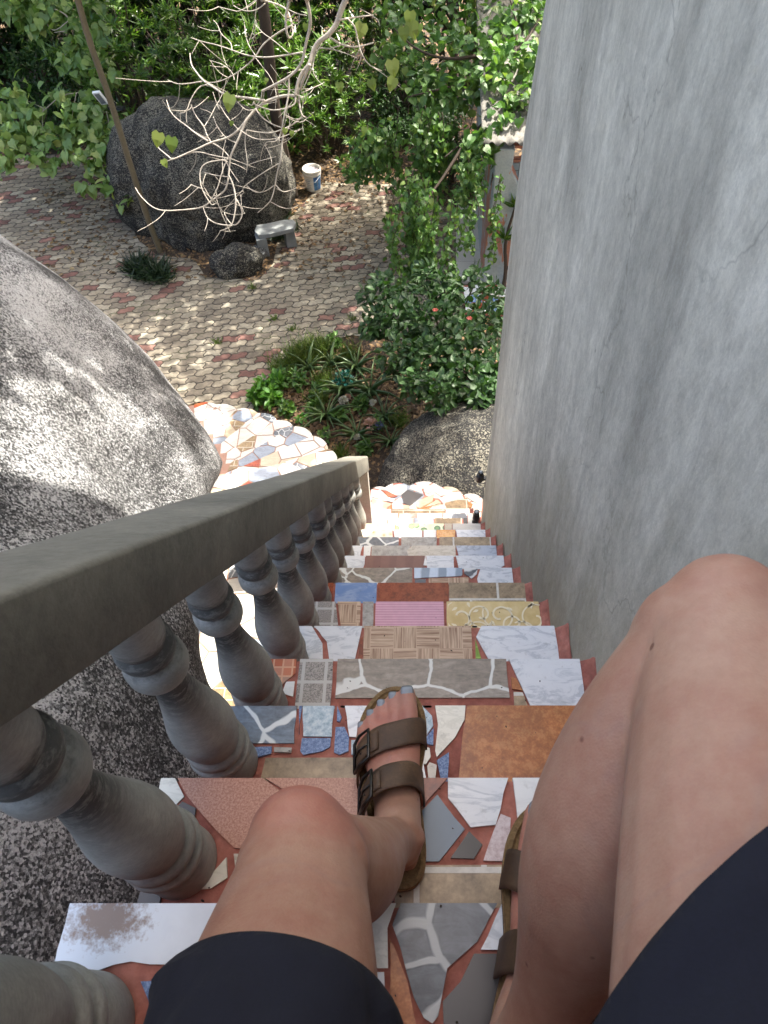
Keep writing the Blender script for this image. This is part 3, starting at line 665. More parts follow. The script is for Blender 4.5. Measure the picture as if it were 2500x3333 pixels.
prof = [(0,.052),(.006,.0535),(.066,.0525),(.071,.049),(.074,.045),(.079,.045),(.082,.051),(.088,.0555),(.098,.057),(.106,.0545),(.109,.046),(.114,.0455),(.117,.0515),(.124,.0545),(.133,.054),(.139,.0505),(.142,.0455),(.147,.0465),(.165,.0505),(.185,.0535),(.205,.0545),(.225,.0540),(.25,.0510),(.28,.0450),(.31,.0385),(.34,.033),(.37,.0285),(.395,.0255),(.418,.0238),(.428,.0245),(.432,.029),(.434,.036),(.439,.0415),(.449,.0445),(.462,.0445),(.472,.042),(.477,.037),(.479,.032),(.485,.0315),(.488,.035),(.495,.0395),(.505,.041),(.514,.0395),(.518,.034),(.523,.0335),(.526,.0355),(.535,.0375),(.56,.0375),(.645,.0375)]
b0 = None
for k in range(-3, 13):
    yk, zk = edge(k); x = -.336+.004*math.sin(k*2.1); y = yk-.112+.004*math.sin(k*3.7)
    if b0 is None:
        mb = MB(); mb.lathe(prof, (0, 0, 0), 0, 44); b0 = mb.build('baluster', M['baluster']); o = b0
        for p in o.data.polygons: p.use_smooth = len(p.vertices) == 4
    else:
        o = b0.copy(); COL.objects.link(o)
    o.parent = bal; o.location = Vector((x, y, zk-.004))-bal.location; o.rotation_euler = (.006*math.sin(k*5), .006*math.cos(k*4), k*1.3)
    o.scale = (.93, .93, min(1.0+.01*math.sin(k*7), 1.02))

# ================================================================== TOWER WALL
bm = bmesh.new()
nz, nyw = 60, 40; wz0, wz1 = -.2, 12.0
def wx(y, z): return XW+.006*math.sin(z*1.7+y*.8)+.004*math.sin(z*3.1-y*2.3)
grid = []
for i in range(nz+1):
    z = wz0+(wz1-wz0)*i/nz; row = []
    bul = .12*math.exp(-((z-4.9)/.9)**2)-.05*max(0, min(1, (z-5.6)/1.0))
    yend = 2.55+bul
    for j in range(nyw+1):
        y = -5+(yend+5)*(j/nyw); row.append(bm.verts.new((wx(y, z), y, z)))
    ch = .035+.09*max(0, min(1, (5.4-z)/1.8))
    row.append(bm.verts.new((wx(yend, z)+.012+ch*.35, yend+ch, z))); row.append(bm.verts.new((wx(yend, z)+.09+ch*.5, yend+ch+.01, z)))
    row.append(bm.verts.new((4.2, yend+ch, z))); row.append(bm.verts.new((4.2, -5, z))); grid.append(row)
for i in range(nz):
    for j in range(len(grid[0])):
        a, b = j, (j+1) % len(grid[0])
        f = bm.faces.new((grid[i][a], grid[i+1][a], grid[i+1][b], grid[i][b])); f.smooth = j < nyw
bm.faces.new(grid[-1]); bm.faces.new(grid[0][::-1]); bmesh.ops.recalc_face_normals(bm, faces=bm.faces)
me = bpy.data.meshes.new('tower_wall'); bm.to_mesh(me); bm.free(); me.materials.append(M['wall'])
o = bpy.data.objects.new('tower_wall', me); COL.objects.link(o)
tag(o, 'tall streaked grey plaster wall rising along the right side of the stairs', 'wall')
# spot lamps by the wall foot
def lamp(p, label, s=1.0, tilt=0):
    t = thing('spot_lamp', p, label, 'lamp', 'small black spot lamps by the wall')
    mb = MB(); mb.lathe([(0, .03*s), (.004, .03*s), (.012, .012*s), (.03*s, .009*s), (.04*s, .009*s)], p, 0, 16); mb.build('base', M['lampblack'], t)
    mb = MB(); mb.lathe([(.035*s, .022*s), (.045*s, .027*s), (.095*s, .027*s), (.1*s, .02*s), (.125*s, .02*s), (.128*s, .023*s), (.14*s, .023*s)], p, 0, 18); mb.build('housing', M['lampblack'], t)
    mb = MB(); mb.lathe([(.1405*s, .018*s), (.143*s, .017*s)], p, 0, 16); mb.build('lens', M['lens'], t)
M['lampblack'] = simple('black_lamp_metal', (40, 42, 44), .35, .2); M['lens'] = simple('grey_lens', (120, 126, 130), .15, .05)
p = onz(*c3(1137, 288), edge(13)[1]+.002); lamp((p.x, min(p.y, edge(13)[0]-.03), edge(13)[1]+.002), 'black spot lamp standing on a lower tread against the wall', .8)
M['wallscrew'] = M['lampblack']
p = dd(1036, 1030, 4.6); mb = MB(); lp = (p.x, p.y, p.z)

# ================================================================== BOULDERS
def boulder(name, c, r, rot, label, mat, sub=6, amp=.12, freq=.7, fine=.02, tilt=(0, 0), zmin=None, clampx=None, loc_z=0, carve=None):
    bm = bmesh.new(); bmesh.ops.create_icosphere(bm, subdivisions=sub, radius=1)
    Mr = Matrix.Rotation(rot, 3, 'Z') @ Matrix.Rotation(tilt[0], 3, 'X') @ Matrix.Rotation(tilt[1], 3, 'Y')
    for v in bm.verts:
        n = v.co.copy(); p = Mr @ Vector((n.x*r[0], n.y*r[1], n.z*r[2]))+Vector(c)
        d = amp*mnoise.fractal(p*freq, 1, 2.1, 4)+fine*mnoise.fractal(p*freq*9, 1, 2, 3)
        p = p+(Mr @ n)*d
        if clampx is not None and p.x > clampx-.25:
            u = p.x-(clampx-.25); p.x = clampx-.25+.25*math.tanh(u/.25)
        if zmin is not None and p.z < zmin: p.z = zmin
        if carve: p = carve(p)
        v.co = p-Vector((c[0], c[1], loc_z))
    me = bpy.data.meshes.new(name); bm.to_mesh(me); bm.free(); me.materials.append(mat)
    for p in me.polygons: p.use_smooth = True
    o = bpy.data.objects.new(name, me); COL.objects.link(o); o.location = (c[0], c[1], loc_z)
    return tag(o, label, 'boulder')
FLK = [(300, -420), (400, -170), (470, -40), (520, 18), (605, 148), (680, 238), (765, 328), (865, 408), (940, 458), (1000, 487), (1030, 474), (1065, 450), (1200, 436), (1380, 428), (1450, 436), (1515, 468), (1600, 560), (1800, 900)]
def flank(p):            # hollow on the boulder's stair side, where the lower path runs
    q = p-Vector((0, 0, H)); d = q.dot(FW)
    if d < 1.2 or p.y < .75: return p
    v = (CY+FPX*q.dot(DN)/d)/K
    if v < 300 or v > 1800: return p
    for (a, ua), (b, ub) in zip(FLK[:-1], FLK[1:]):
        if a <= v <= b:
            u = ua+(ub-ua)*(v-a)/(b-a); xm = (u*K-CX)/FPX*d
            if p.x > xm-.12: p = Vector((xm-.12+.12*math.tanh((p.x-xm+.12)/.12)*1.0, p.y, p.z))
            break
    return p
boulder('granite_boulder', (-5.579, -2.085, 3.21), (5.177, 7.105, 4.583), -.2648, 'huge pale speckled granite boulder left of the balustrade', M['granite'], 7, .12, .55, .012, zmin=-.3, clampx=-.42, carve=flank)
boulder('granite_boulder', (.72, 4.62, .45), (1.12, 1.25, 1.17), .2, 'rounded dark granite boulder between the upper landing and the flower bed', M['granite_dark'], 6, .1, 1.1, .02, zmin=-.3)
boulder('granite_boulder', (-3.42, 11.15, .45), (1.45, 1.25, 1.36), .1, 'big dark granite boulder on the paving behind the tan slender trunk', M['granite_dark'], 6, .22, .8, .03, zmin=-.3)
p = gd(510, 592); boulder('granite_boulder', (p.x, p.y+.12, .12), (.42, .26, .28), .1, 'low squat boulder in front of the stone bench', M['granite_dark'], 5, .09, 2.5, .015, zmin=-.1)
p = gd(556, 556); boulder('stone', (p.x, p.y, .06), (.15, .13, .13), .4, 'small pale stone beside the bench leg', M['granite'], 4, .05, 5, .01, zmin=-.05)
p = gd(1010, 880); boulder('stone', (.55, 5.75, .62), (.42, .3, .42), .3, 'pale grey stone peeking up behind the dark boulder', M['granite'], 5, .08, 3, .01, zmin=-.1)

# ================================================================== GROUND
mb = MB(); N = 40
xs = np.concatenate([np.linspace(-60, -14, 6), np.linspace(-12, 8, 50), np.linspace(10, 60, 6)]); ys = np.concatenate([np.linspace(-40, -4, 5), np.linspace(-2, 22, 60), np.linspace(26, 90, 8)])
vs = [(x, y, -.012+.035*mnoise.fractal(Vector((x*.5, y*.5, 3)), 1, 2, 3) if -12 < x < 8 and -2 < y < 22 else -.012) for y in ys for x in xs]
vs = [(x, y, min(z, -.01)) for x, y, z in vs]
nx = len(xs); mb.add(vs, [(j*nx+i, j*nx+i+1, (j+1)*nx+i+1, (j+1)*nx+i) for j in range(len(ys)-1) for i in range(nx-1)], 0, True)
tag(mb.build('ground', M['soil']), kind='structure')
PAVE = [(-300,360), (-100,345), (60,338), (150,333), (205,345), (215,380), (190,405), (262,430), (275,470), (300,520), (340,552), (420,560), (445,600), (560,605), (590,570), (600,520), (628,470), (660,435), (700,392), (770,400), (880,398),
        (890,430), (1000,455), (1010,600), (1030,680), (1010,720), (900,735), (760,725), (690,740), (640,755), (590,800), (560,840), (545,890), (500,900), (430,868), (330,900), (100,800), (-400,800), (-700,500)]
poly = [tuple(gd(*p)[:2]) for p in PAVE]
ext = [q for q in poly]
mb = MB(); vs = [(x, y, .006) for x, y in ext]; mb.add(vs, [tuple(range(len(vs)))[::-1]], 0)
o = mb.build('paving', M['paver']); tag(o, kind='structure')
bm = bmesh.new(); bm.from_mesh(o.data); bmesh.ops.triangulate(bm, faces=bm.faces); bmesh.ops.recalc_face_normals(bm, faces=bm.faces)
for f in bm.faces:
    if f.normal.z < 0: f.normal_flip()
bm.to_mesh(o.data); bm.free()
def onx(x, y, X):
    r = ray(x*K, y*K); t = X/r.x; return Vector((X, r.y*t, H+r.z*t))
p = onx(1037, 1030, .372)
t_ = thing('spot_lamp', tuple(p), 'black spot lamp fixed to the far end of the grey wall above the landing', 'lamp', 'small black spot lamps by the wall')
mb = MB(); mb.tube([(p.x-.004, p.y, p.z-.035), (p.x-.004, p.y, p.z-.03), (p.x, p.y, p.z), (p.x+.002, p.y, p.z+.02)], [.018, .024, .024, .02], 0, 16); mb.build('housing', M['lampblack'], t_)
mb = MB(); mb.tube([(p.x+.002, p.y, p.z+.02), (p.x+.003, p.y, p.z+.045)], .015, 0, 14); mb.build('collar', M['lampblack'], t_)
mb = MB(); mb.tube([(p.x+.003, p.y, p.z+.0452), (p.x+.003, p.y, p.z+.047)], .012, 0, 14); mb.build('lens', M['lens'], t_)
mb = MB(); mb.box((p.x+.01, p.y-.012, p.z-.02), (XW+.02, p.y+.012, p.z-.008)); mb.build('bracket', M['lampblack'], t_)

# ================================================================== PERSON (seated, seen from the chest down)
t = NT('skin'); 
a = t.noise(6, 5); b = t.noise(34, 5, rough=.7); c = t.noise(260, 3)
col = t.ramp(a, [(.3, lin((156, 114, 94))), (.55, lin((172, 132, 111))), (.75, lin((184, 147, 126)))])
col = t.mix(.22, col, t.ramp(b, [(.35, lin((162, 102, 82))), (.6, lin((186, 152, 126)))]))
def near(pt, rad, colr, amt):
    global col
    d = t.n('ShaderNodeVectorMath', {'operation': 'DISTANCE'}, i0=t.co, i1=pt).outputs['Value']
    f = t.math('MULTIPLY', t.ramp(t.math('ADD', t.math('DIVIDE', d, rad), t.math('MULTIPLY', t.math('SUBTRACT', b, .5), .5)), [(.15, 1), (1, 0)]), amt)
    col = t.mix(f, col, lin(colr))
KL = Vector((-.094, .110, 6.144)); KR = Vector((.214, .218, 6.343))
AL = Vector((-.026, .188, 5.800)); AR = Vector((.086, -.035, 6.015))
HL = Vector((-.085, -.245, 6.43)); HR = Vector((.138, -.245, 6.43))
near((KL.x, KL.y+.045, KL.z+.01), .085, (176, 84, 70), .6); near((KR.x+.02, KR.y+.05, KR.z+.01), .09, (168, 96, 74), .35)
near((-.04, .35, 5.74), .12, (196, 112, 98), .45); near((.13, .12, 5.96), .14, (196, 112, 98), .45)
sp = t.vor(24); rnd = t.n('ShaderNodeSeparateColor', i0=t.vor(24, out=1)).outputs[0]
mole = t.math('MULTIPLY', t.ramp(sp, [(.055, 1), (.085, 0)]), t.math('GREATER_THAN', rnd, .72))
col = t.mix(t.math('MULTIPLY', mole, .75), col, lin((96, 52, 40)))
hair = t.noise(60, 4, t.mapping((1, 1, .25)), .8)
pores = t.vor(520); wr = t.noise(1, 4, t.mapping((60, 60, 240)), .7)
col = t.mix(.13, col, t.ramp(t.noise(90, 5, rough=.8), [(.34, lin((176, 118, 100))), (.6, (1, 1, 1))]), 'MULTIPLY')
veins = t.ramp(t.math('ABSOLUTE', t.math('SUBTRACT', t.noise(7, 3, rough=.5, dist=.8), .5)), [(.0, 1), (.03, 0)])
col = t.mix(t.math('MULTIPLY', veins, .12), col, lin((126, 112, 116)))
M['skin'] = t.done(col, t.ramp(t.noise(30, 4), [(.3, .42), (.7, .58)]), t.bump(pores, .22, .0008, t.bump(wr, .12, .0008, t.bump(c, .12, .001))), Subsurface_Weight=.12, Subsurface_Radius=(.012, .005, .003), Subsurface_Scale=1.0, Specular_IOR_Level=.35)
t = NT('navy_cloth'); wv = t.noise(1, 2, t.mapping((500, 500, 90))); fold = t.noise(9, 4, t.mapping((1, .6, 1)), .6)
M['navy'] = t.done(t.mix(wv, lin((9, 10, 22)), lin((17, 18, 34))), .92, t.bump(fold, .55, .012, t.bump(wv, .25, .001)))
t = NT('brown_leather'); a = t.noise(16, 6, rough=.7); b = t.noise(190, 4, rough=.8)
M['leather'] = t.done(t.mix(.4, t.ramp(a, [(.3, lin((60, 42, 29))), (.55, lin((84, 61, 41))), (.75, lin((112, 85, 60)))]), t.ramp(b, [(.3, .5), (.6, 1.15)]), 'MULTIPLY'), .62, t.bump(b, .3, .001))
M['suede'] = speckle('footbed_suede', ((96, 74, 44), (116, 92, 58), (132, 106, 70)), 120, .9)
M['cork'] = speckle('cork_rim', ((110, 82, 50), (138, 106, 66), (160, 128, 84)), 200, .8)
M['rubber'] = simple('dark_rubber_sole', (38, 30, 24), .7, .2)
M['buckle'] = simple('bronze_buckle', (70, 66, 62), .35, .2, metal=.9)
M['nail'] = simple('grey_blue_nail_polish', (138, 142, 148), .22, .06)
M['hole'] = simple('dark_hole', (24, 18, 14), .8, .1)
M['shirt'] = simple('dark_shirt_cloth', (40, 42, 52), .85, .1)
M['hairm'] = simple('brown_hair', (70, 50, 34), .6, .3, 90)

person = thing('person', (0, -.25, edge(-2)[1]), 'person in navy shorts and brown two-strap sandals sitting on the mosaic steps', 'person')
bmb = MB()
def limb(pts, rads, seg=20): bmb.tube(pts, rads, 0, seg)
def spine(p0, p1, prof, off=None):
    """tapered limb along p0->p1; prof = [(t, radius, offset vec)]"""
    P = []; Rr = []
    for q in prof:
        o = Vector(q[2]) if len(q) > 2 else Vector((0, 0, 0))
        P.append(p0.lerp(p1, q[0])+o); Rr.append(q[1])
    for _ in range(2):
        Q, S_ = [P[0]], [Rr[0]]
        for i in range(len(P)-1):
            Q += [P[i].lerp(P[i+1], .25), P[i].lerp(P[i+1], .75)]; S_ += [Rr[i]*.75+Rr[i+1]*.25, Rr[i]*.25+Rr[i+1]*.75]
        P, Rr = Q+[P[-1]], S_+[Rr[-1]]
    limb(P, Rr); bmb.ell(P[0], (Rr[0],)*3); bmb.ell(P[-1], (Rr[-1],)*3)
def leg(Hp, Kn, An, sx, cf=1.0, med=0.0):
    d = (An-Kn).normalized(); back = Vector((0, -1, 0)); back = (back-d*back.dot(d)).normalized()
    spine(Kn, An, [(0, .050), (.08, .049*(1+(cf-1)*.7), back*.006+Vector((med*.35, 0, 0))), (.2, .0515*cf, back*.014+Vector((med*.8, 0, 0))), (.33, .0535*cf, back*.02+Vector((med, 0, 0))), (.48, .049*cf, back*.016+Vector((med*.75, 0, 0))), (.64, .040*(1+(cf-1)*.5), back*.009+Vector((med*.35, 0, 0))), (.8, .033, back*.003), (.92, .029), (1, .031)])
    u = (Kn-Hp).normalized()
    th_ = 1+(cf-1)*.5
    spine(Hp, Kn, [(0, .098), (.2, .092*th_), (.45, .080*th_), (.65, .071*th_), (.8, .063*th_), (.92, .055*(1+(th_-1)*.6)), (1, .051)])
    m = (u-d).normalized()
    bmb.ell(Kn+m*.016, (.044, .044, .046)); bmb.ell(Kn+m*.026+d*.012, (.031, .03, .033))
    bmb.ell(Kn+Vector((.022*sx, 0, 0))-u*.01, (.034, .038, .04)); bmb.ell(Kn-Vector((.022*sx, 0, 0))-u*.01, (.034, .038, .04))
    bmb.ell(Kn+d*.05+m*.014, (.026, .026, .03))          # shin bone head
    side = Vector((1, 0, 0)); 
    bmb.ell(An+side*.026+Vector((0, .004, .002)), (.012, .014, .015)); bmb.ell(An-side*.027+Vector((0, -.002, -.006)), (.014, .016, .017))
leg(HL, KL, AL, 1); leg(HR, KR, AR, 1, 1.21, -.028); bmb.ell(KR+Vector((-.008, .0, -.012)), (.053, .05, .056))
# pelvis, trunk, neck, head, arms: behind the lens
bmb.ell((0, -.30, 6.46), (.175, .12, .13)); bmb.tube([(0, -.30, 6.42), (0, -.335, 6.58), (0, -.37, 6.75), (0, -.39, 6.90), (0, -.38, 6.98)], [.15, .135, .145, .15, .09], 0, 24, flat=.72, upv=(1, 0, 0))
bmb.tube([(0, -.38, 6.95), (0, -.36, 7.06), (0, -.35, 7.12)], [.062, .056, .056], 0, 16)
bmb.ell((0, -.335, 7.18), (.074, .094, .112)); bmb.ell((0, -.25, 7.155), (.014, .022, .022)); bmb.ell((0, -.268, 7.115), (.028, .016, .012))
for sx in (-1, 1):
    bmb.ell((.076*sx, -.335, 7.17), (.012, .02, .03))
    S = Vector((.17*sx, -.385, 6.93)); E_ = Vector((.25*sx, -.33, 6.68)); W_ = Vector((.10*sx, -.13, 6.80))
    limb([S, S.lerp(E_, .5), E_], [.052, .046, .038]); bmb.ell(S, (.06,)*3); bmb.ell(E_, (.04,)*3); limb([E_, E_.lerp(W_, .3), W_], [.04, .042, .026])
    P_ = W_+Vector((-.012*sx, .05, .012)); limb([W_, P_], [.028, .034]); bmb.ell(P_, (.03, .04, .022))
    for i, (a, L) in enumerate(((-.022, .07), (-.007, .078), (.008, .073), (.022, .058))):
        q = P_+Vector((-.012*sx, .025, a)); limb([q, q+Vector((-.016*sx, L*.45, 0)), q+Vector((-.042*sx, L*.62, 0)), q+Vector((-.058*sx, L*.5, 0))], [.0095, .009, .0085, .007], 10)
    q = P_+Vector((-.006*sx, -.012, .02)); limb([q, q+Vector((-.018*sx, .018, .026)), q+Vector((-.036*sx, .034, .036))], [.012, .0105, .009], 10)
def foot_frame(heel, toe, z):
    y = Vector((toe[0]-heel[0], toe[1]-heel[1], 0)); L = y.length; y.normalize(); x = Vector((y.y, -y.x, 0))
    return lambda px, py, pz: Vector((heel[0], heel[1], z))+x*px*(L/.28)+y*py*(L/.28)+Vector((0, 0, pz))
FL = foot_frame((-.022, .145), (-.040, .424), edge(1)[1]); FR = foot_frame((.094, -.078), (.162, .195), edge(0)[1])
toe_specs = [(.0255, .205, .0245, .2665, .0148, .0138), (.0025, .208, .0025, .264, .0104, .0098), (-.0165, .203, -.0165, .254, .0096, .0088), (-.033, .195, -.0335, .240, .009, .0082), (-.0465, .183, -.0475, .222, .0088, .008)]
nails = []
def foot(F, s, An):
    Z = .026
    secs = [(.018, 0, .022, .022, .022), (.04, 0, .034, .031, .034), (.07, 0, .042, .032, .042), (.10, .0, .042, .031, .041), (.13, -.001, .037, .035, .035), (.16, -.003, .030, .041, .029), (.185, -.005, .024, .0455, .0225), (.205, -.006, .018, .043, .017), (.216, -.007, .015, .038, .013)]
    rows = []; sg = 24
    for (y, cx, cz, rx, rz) in secs:
        for j in range(sg):
            th = 2*math.pi*j/sg
            tilt = .35 if y > .09 else .1
            rows.append(tuple(F(s*(cx+rx*math.cos(th)), y, Z+max(0, cz+rz*math.sin(th)*(1+tilt*.5*math.cos(th)) if math.sin(th) > 0 else cz+rz*math.sin(th)))))
    n = len(secs); fs = [(i*sg+j, i*sg+(j+1) % sg, (i+1)*sg+(j+1) % sg, (i+1)*sg+j) for i in range(n-1) for j in range(sg)]+[tuple(range(sg-1, -1, -1)), tuple((n-1)*sg+j for j in range(sg))]
    bmb.add(rows, fs if s > 0 else [f[::-1] for f in fs], 0, True)
    A0 = F(0, .05, Z+.04); limb([A0, A0.lerp(An, .5), An], [.034, .034, .034]); A1 = F(s*.004, .105, Z+.05); limb([A1, A1.lerp(An, .5), An+Vector((0, .0, .012))], [.030, .032, .033])
    for (x0, ya, x1, yb, ra, rb) in toe_specs:
        m1 = F(s*(x0*.55+x1*.45), ya*.5+yb*.5, Z+ra+.006); a = F(s*x0, ya-.02, Z+ra+.004); e = F(s*x1, yb, Z+rb)
        limb([a, m1, e], [ra*1.05, ra, rb], 14); bmb.ell(e, (rb, rb, rb*.92)); bmb.ell(m1, (ra*1.03,)*3)
        nails.append((F, s, x1, yb, rb, Z))
foot(FL, 1, AL); foot(FR, -1, AR)
body = bmb.build('body', M['skin'], person)
md = body.modifiers.new('r', 'REMESH'); md.mode = 'VOXEL'; md.voxel_size = .0036; md.use_smooth_shade = True
md = body.modifiers.new('s', 'SMOOTH'); md.iterations = 9; md.factor = .5
dg = bpy.context.evaluated_depsgraph_get(); me2 = bpy.data.meshes.new_from_object(body.evaluated_get(dg)); body.modifiers.clear(); body.data = me2
me2.materials.clear(); me2.materials.append(M['skin'])
for p in me2.polygons: p.use_smooth = True
for i, (F, s, x, y, r, Z) in enumerate(nails):
    mb = MB(); vs = []; nu, nv = 7, 6; ln = r*1.55
    for a in range(nu):
        for b_ in range(nv):
            th = (a/(nu-1)-.5)*1.75; v = b_/(nv-1); wv_ = 1-.25*(2*v-1)**2 if v < .5 else 1-.32*(2*v-1)**4
            px = x*s+math.sin(th*wv_)*r*.93; pz = Z+r+math.cos(th*wv_)*r*.93-.0002+r*.12*(1-v)
            py = y-r*.35+ln*(v-.25); pz -= max(0, v-.55)**2*r*2.2
            vs.append(tuple(F(px, py, pz)))
    mb.add(vs, [(a*nv+b_, (a+1)*nv+b_, (a+1)*nv+b_+1, a*nv+b_+1) for a in range(nu-1) for b_ in range(nv-1)], 0, True)
    o = mb.build('toenail', M['nail'], body); 
    sm_ = o.modifiers.new('t', 'SOLIDIFY'); sm_.thickness = .0012; sm_.offset = 0
# shorts
def cloth(name, shells, mat, vox=.006, cut=None, it=4):
    mb = MB(); 
    for f in shells: f(mb)
    o = mb.build(name, mat, person)
    md = o.modifiers.new('r', 'REMESH'); md.mode = 'VOXEL'; md.voxel_size = vox
    md = o.modifiers.new('s', 'SMOOTH'); md.iterations = it; md.factor = .5
    dg = bpy.context.evaluated_depsgraph_get(); me = bpy.data.meshes.new_from_object(o.evaluated_get(dg)); o.modifiers.clear(); o.data = me
    bm = bmesh.new(); bm.from_mesh(me)
    for co, no in (cut or []): bmesh.ops.bisect_plane(bm, geom=bm.verts[:]+bm.edges[:]+bm.faces[:], dist=.0002, plane_co=co, plane_no=no, clear_outer=True)
    bm.to_mesh(me); bm.free(); me.materials.clear(); me.materials.append(mat)
    for p in me.polygons: p.use_smooth = True
    s = o.modifiers.new('t', 'SOLIDIFY'); s.thickness = .005; s.offset = -1
    return o
uL = (KL-HL).normalized(); uR = (KR-HR).normalized()
cutL = dd(612, 2150, .47); cutR = dd(1640, 2010, .36)
nL = (uL+Vector((.10, 0, .25))).normalized()
hA, hB = onz(1322*K, 2130*K, 6.41), onz(1660*K, 1772*K, 6.45); hd = (hB-hA).normalized(); nR = (uR-hd*uR.dot(hd)).normalized(); cutR = (hA+hB)/2-uR*.016
tl = (cutL-HL).dot(uL)/(KL-HL).length; tr_ = (cutR-HR).dot(uR)/(KR-HR).length
def shellL(mb):
    mb.tube([HL-uL*.05, HL+uL*.06, HL+uL*.14, HL+uL*.22, HL+uL*.34], [.118, .104, .09, .081, .075], 0, 28)
def shellR(mb):
    mb.tube([HR-uR*.05, HR+uR*.06, HR+uR*.16, HR+uR*.24, HR+uR*.38], [.130, .122, .112, .106, .102], 0, 28)
def pelv(mb):
    mb.ell((0, -.30, 6.46), (.195, .14, .145)); mb.tube([(0, -.30, 6.42), (0, -.335, 6.6)], [.175, .155], 0, 24, flat=.75, upv=(1, 0, 0))
shL = cloth('shorts', [shellL, pelv, shellR], M['navy'], .007, None, 3)
# trim each leg at its hem
me = shL.data; bm = bmesh.new(); bm.from_mesh(me)
for side, c_, n_ in ((-1, cutL, nL), (1, cutR, nR)):
    fs = [f for f in bm.faces if (f.calc_center_median().x-.02)*side > 0 and f.calc_center_median().y > -.13]
    es = {e for f in fs for e in f.edges}; vs_ = {v for f in fs for v in f.verts}
    bmesh.ops.bisect_plane(bm, geom=list(vs_)+list(es)+fs, dist=.0001, plane_co=c_, plane_no=n_, clear_outer=True)
for v in bm.verts:          # creases running round and along the leg
    p = v.co; w_ = min(1, max(0, .06+p.y*0+1))
    d_ = .009*mnoise.noise(Vector((p.x*14, p.y*26, p.z*14)))+.0055*mnoise.noise(Vector((p.x*38+3, p.y*16, p.z*38)))
    c_, n_ = (cutL, nL) if p.x < .02 else (cutR, nR)
    dist = abs((p-c_).dot(n_)); k_ = min(1, dist/.02)
    v.co = p+v.normal*(d_*k_+(.0022 if .004 < dist < .022 else 0))
bm.to_mesh(me); bm.free()
for p in me.polygons: p.use_smooth = True
def trunk(mb):
    mb.tube([(0, -.31, 6.56), (0, -.34, 6.62), (0, -.37, 6.75), (0, -.39, 6.90), (0, -.385, 6.99)], [.165, .155, .165, .17, .085], 0, 28, flat=.75, upv=(1, 0, 0))
    for sx in (-1, 1):
        S = Vector((.17*sx, -.385, 6.93)); E_ = Vector((.25*sx, -.33, 6.68)); mb.tube([S+Vector((-.05*sx, 0, .01)), S, S.lerp(E_, .45)], [.07, .068, .058], 0, 20); mb.ell(S, (.068,)*3)
cloth('shirt', [trunk], M['shirt'], .008, [((0, 0, 6.985), (0, 0, 1))])
mb = MB(); mb.ell((0, -.355, 7.205), (.084, .095, .105)); mb.ell((0, -.40, 7.12), (.075, .055, .12)); mb.build('hair', M['hairm'], person)

# sandals
def sole_outline(s, grow=0):
    right = [(0, .0), (.018, .003), (.030, .018), (.0345, .045), (.033, .085), (.031, .115), (.035, .15), (.0445, .19), (.0475, .215), (.046, .24), (.038, .262), (.024, .276), (.008, .281)]
    left = [(-.012, .277), (-.028, .264), (-.042, .244), (-.051, .218), (-.053, .19), (-.049, .15), (-.042, .115), (-.037, .085), (-.0355, .045), (-.030, .018), (-.018, .003)]
    P = right+left; cx, cy = 0, .14
    out = []
    for i, (x, y) in enumerate(P):
        a = P[i-1]; b = P[(i+1) % len(P)]; d = (b[0]-a[0], b[1]-a[1]); l = math.hypot(*d); nx, ny = d[1]/l, -d[0]/l
        out.append((s*(x+nx*grow), y+ny*grow))
    # smooth by Catmull-Rom
    res = []; n = len(out)
    for i in range(n):
        p0, p1, p2, p3 = out[i-1], out[i], out[(i+1) % n], out[(i+2) % n]
        for t_ in (0, .33, .66):
            res.append(tuple(.5*((2*p1[k])+(-p0[k]+p2[k])*t_+(2*p0[k]-5*p1[k]+4*p2[k]-p3[k])*t_**2+(-p0[k]+3*p1[k]-3*p2[k]+p3[k])*t_**3) for k in (0, 1)))
    return res
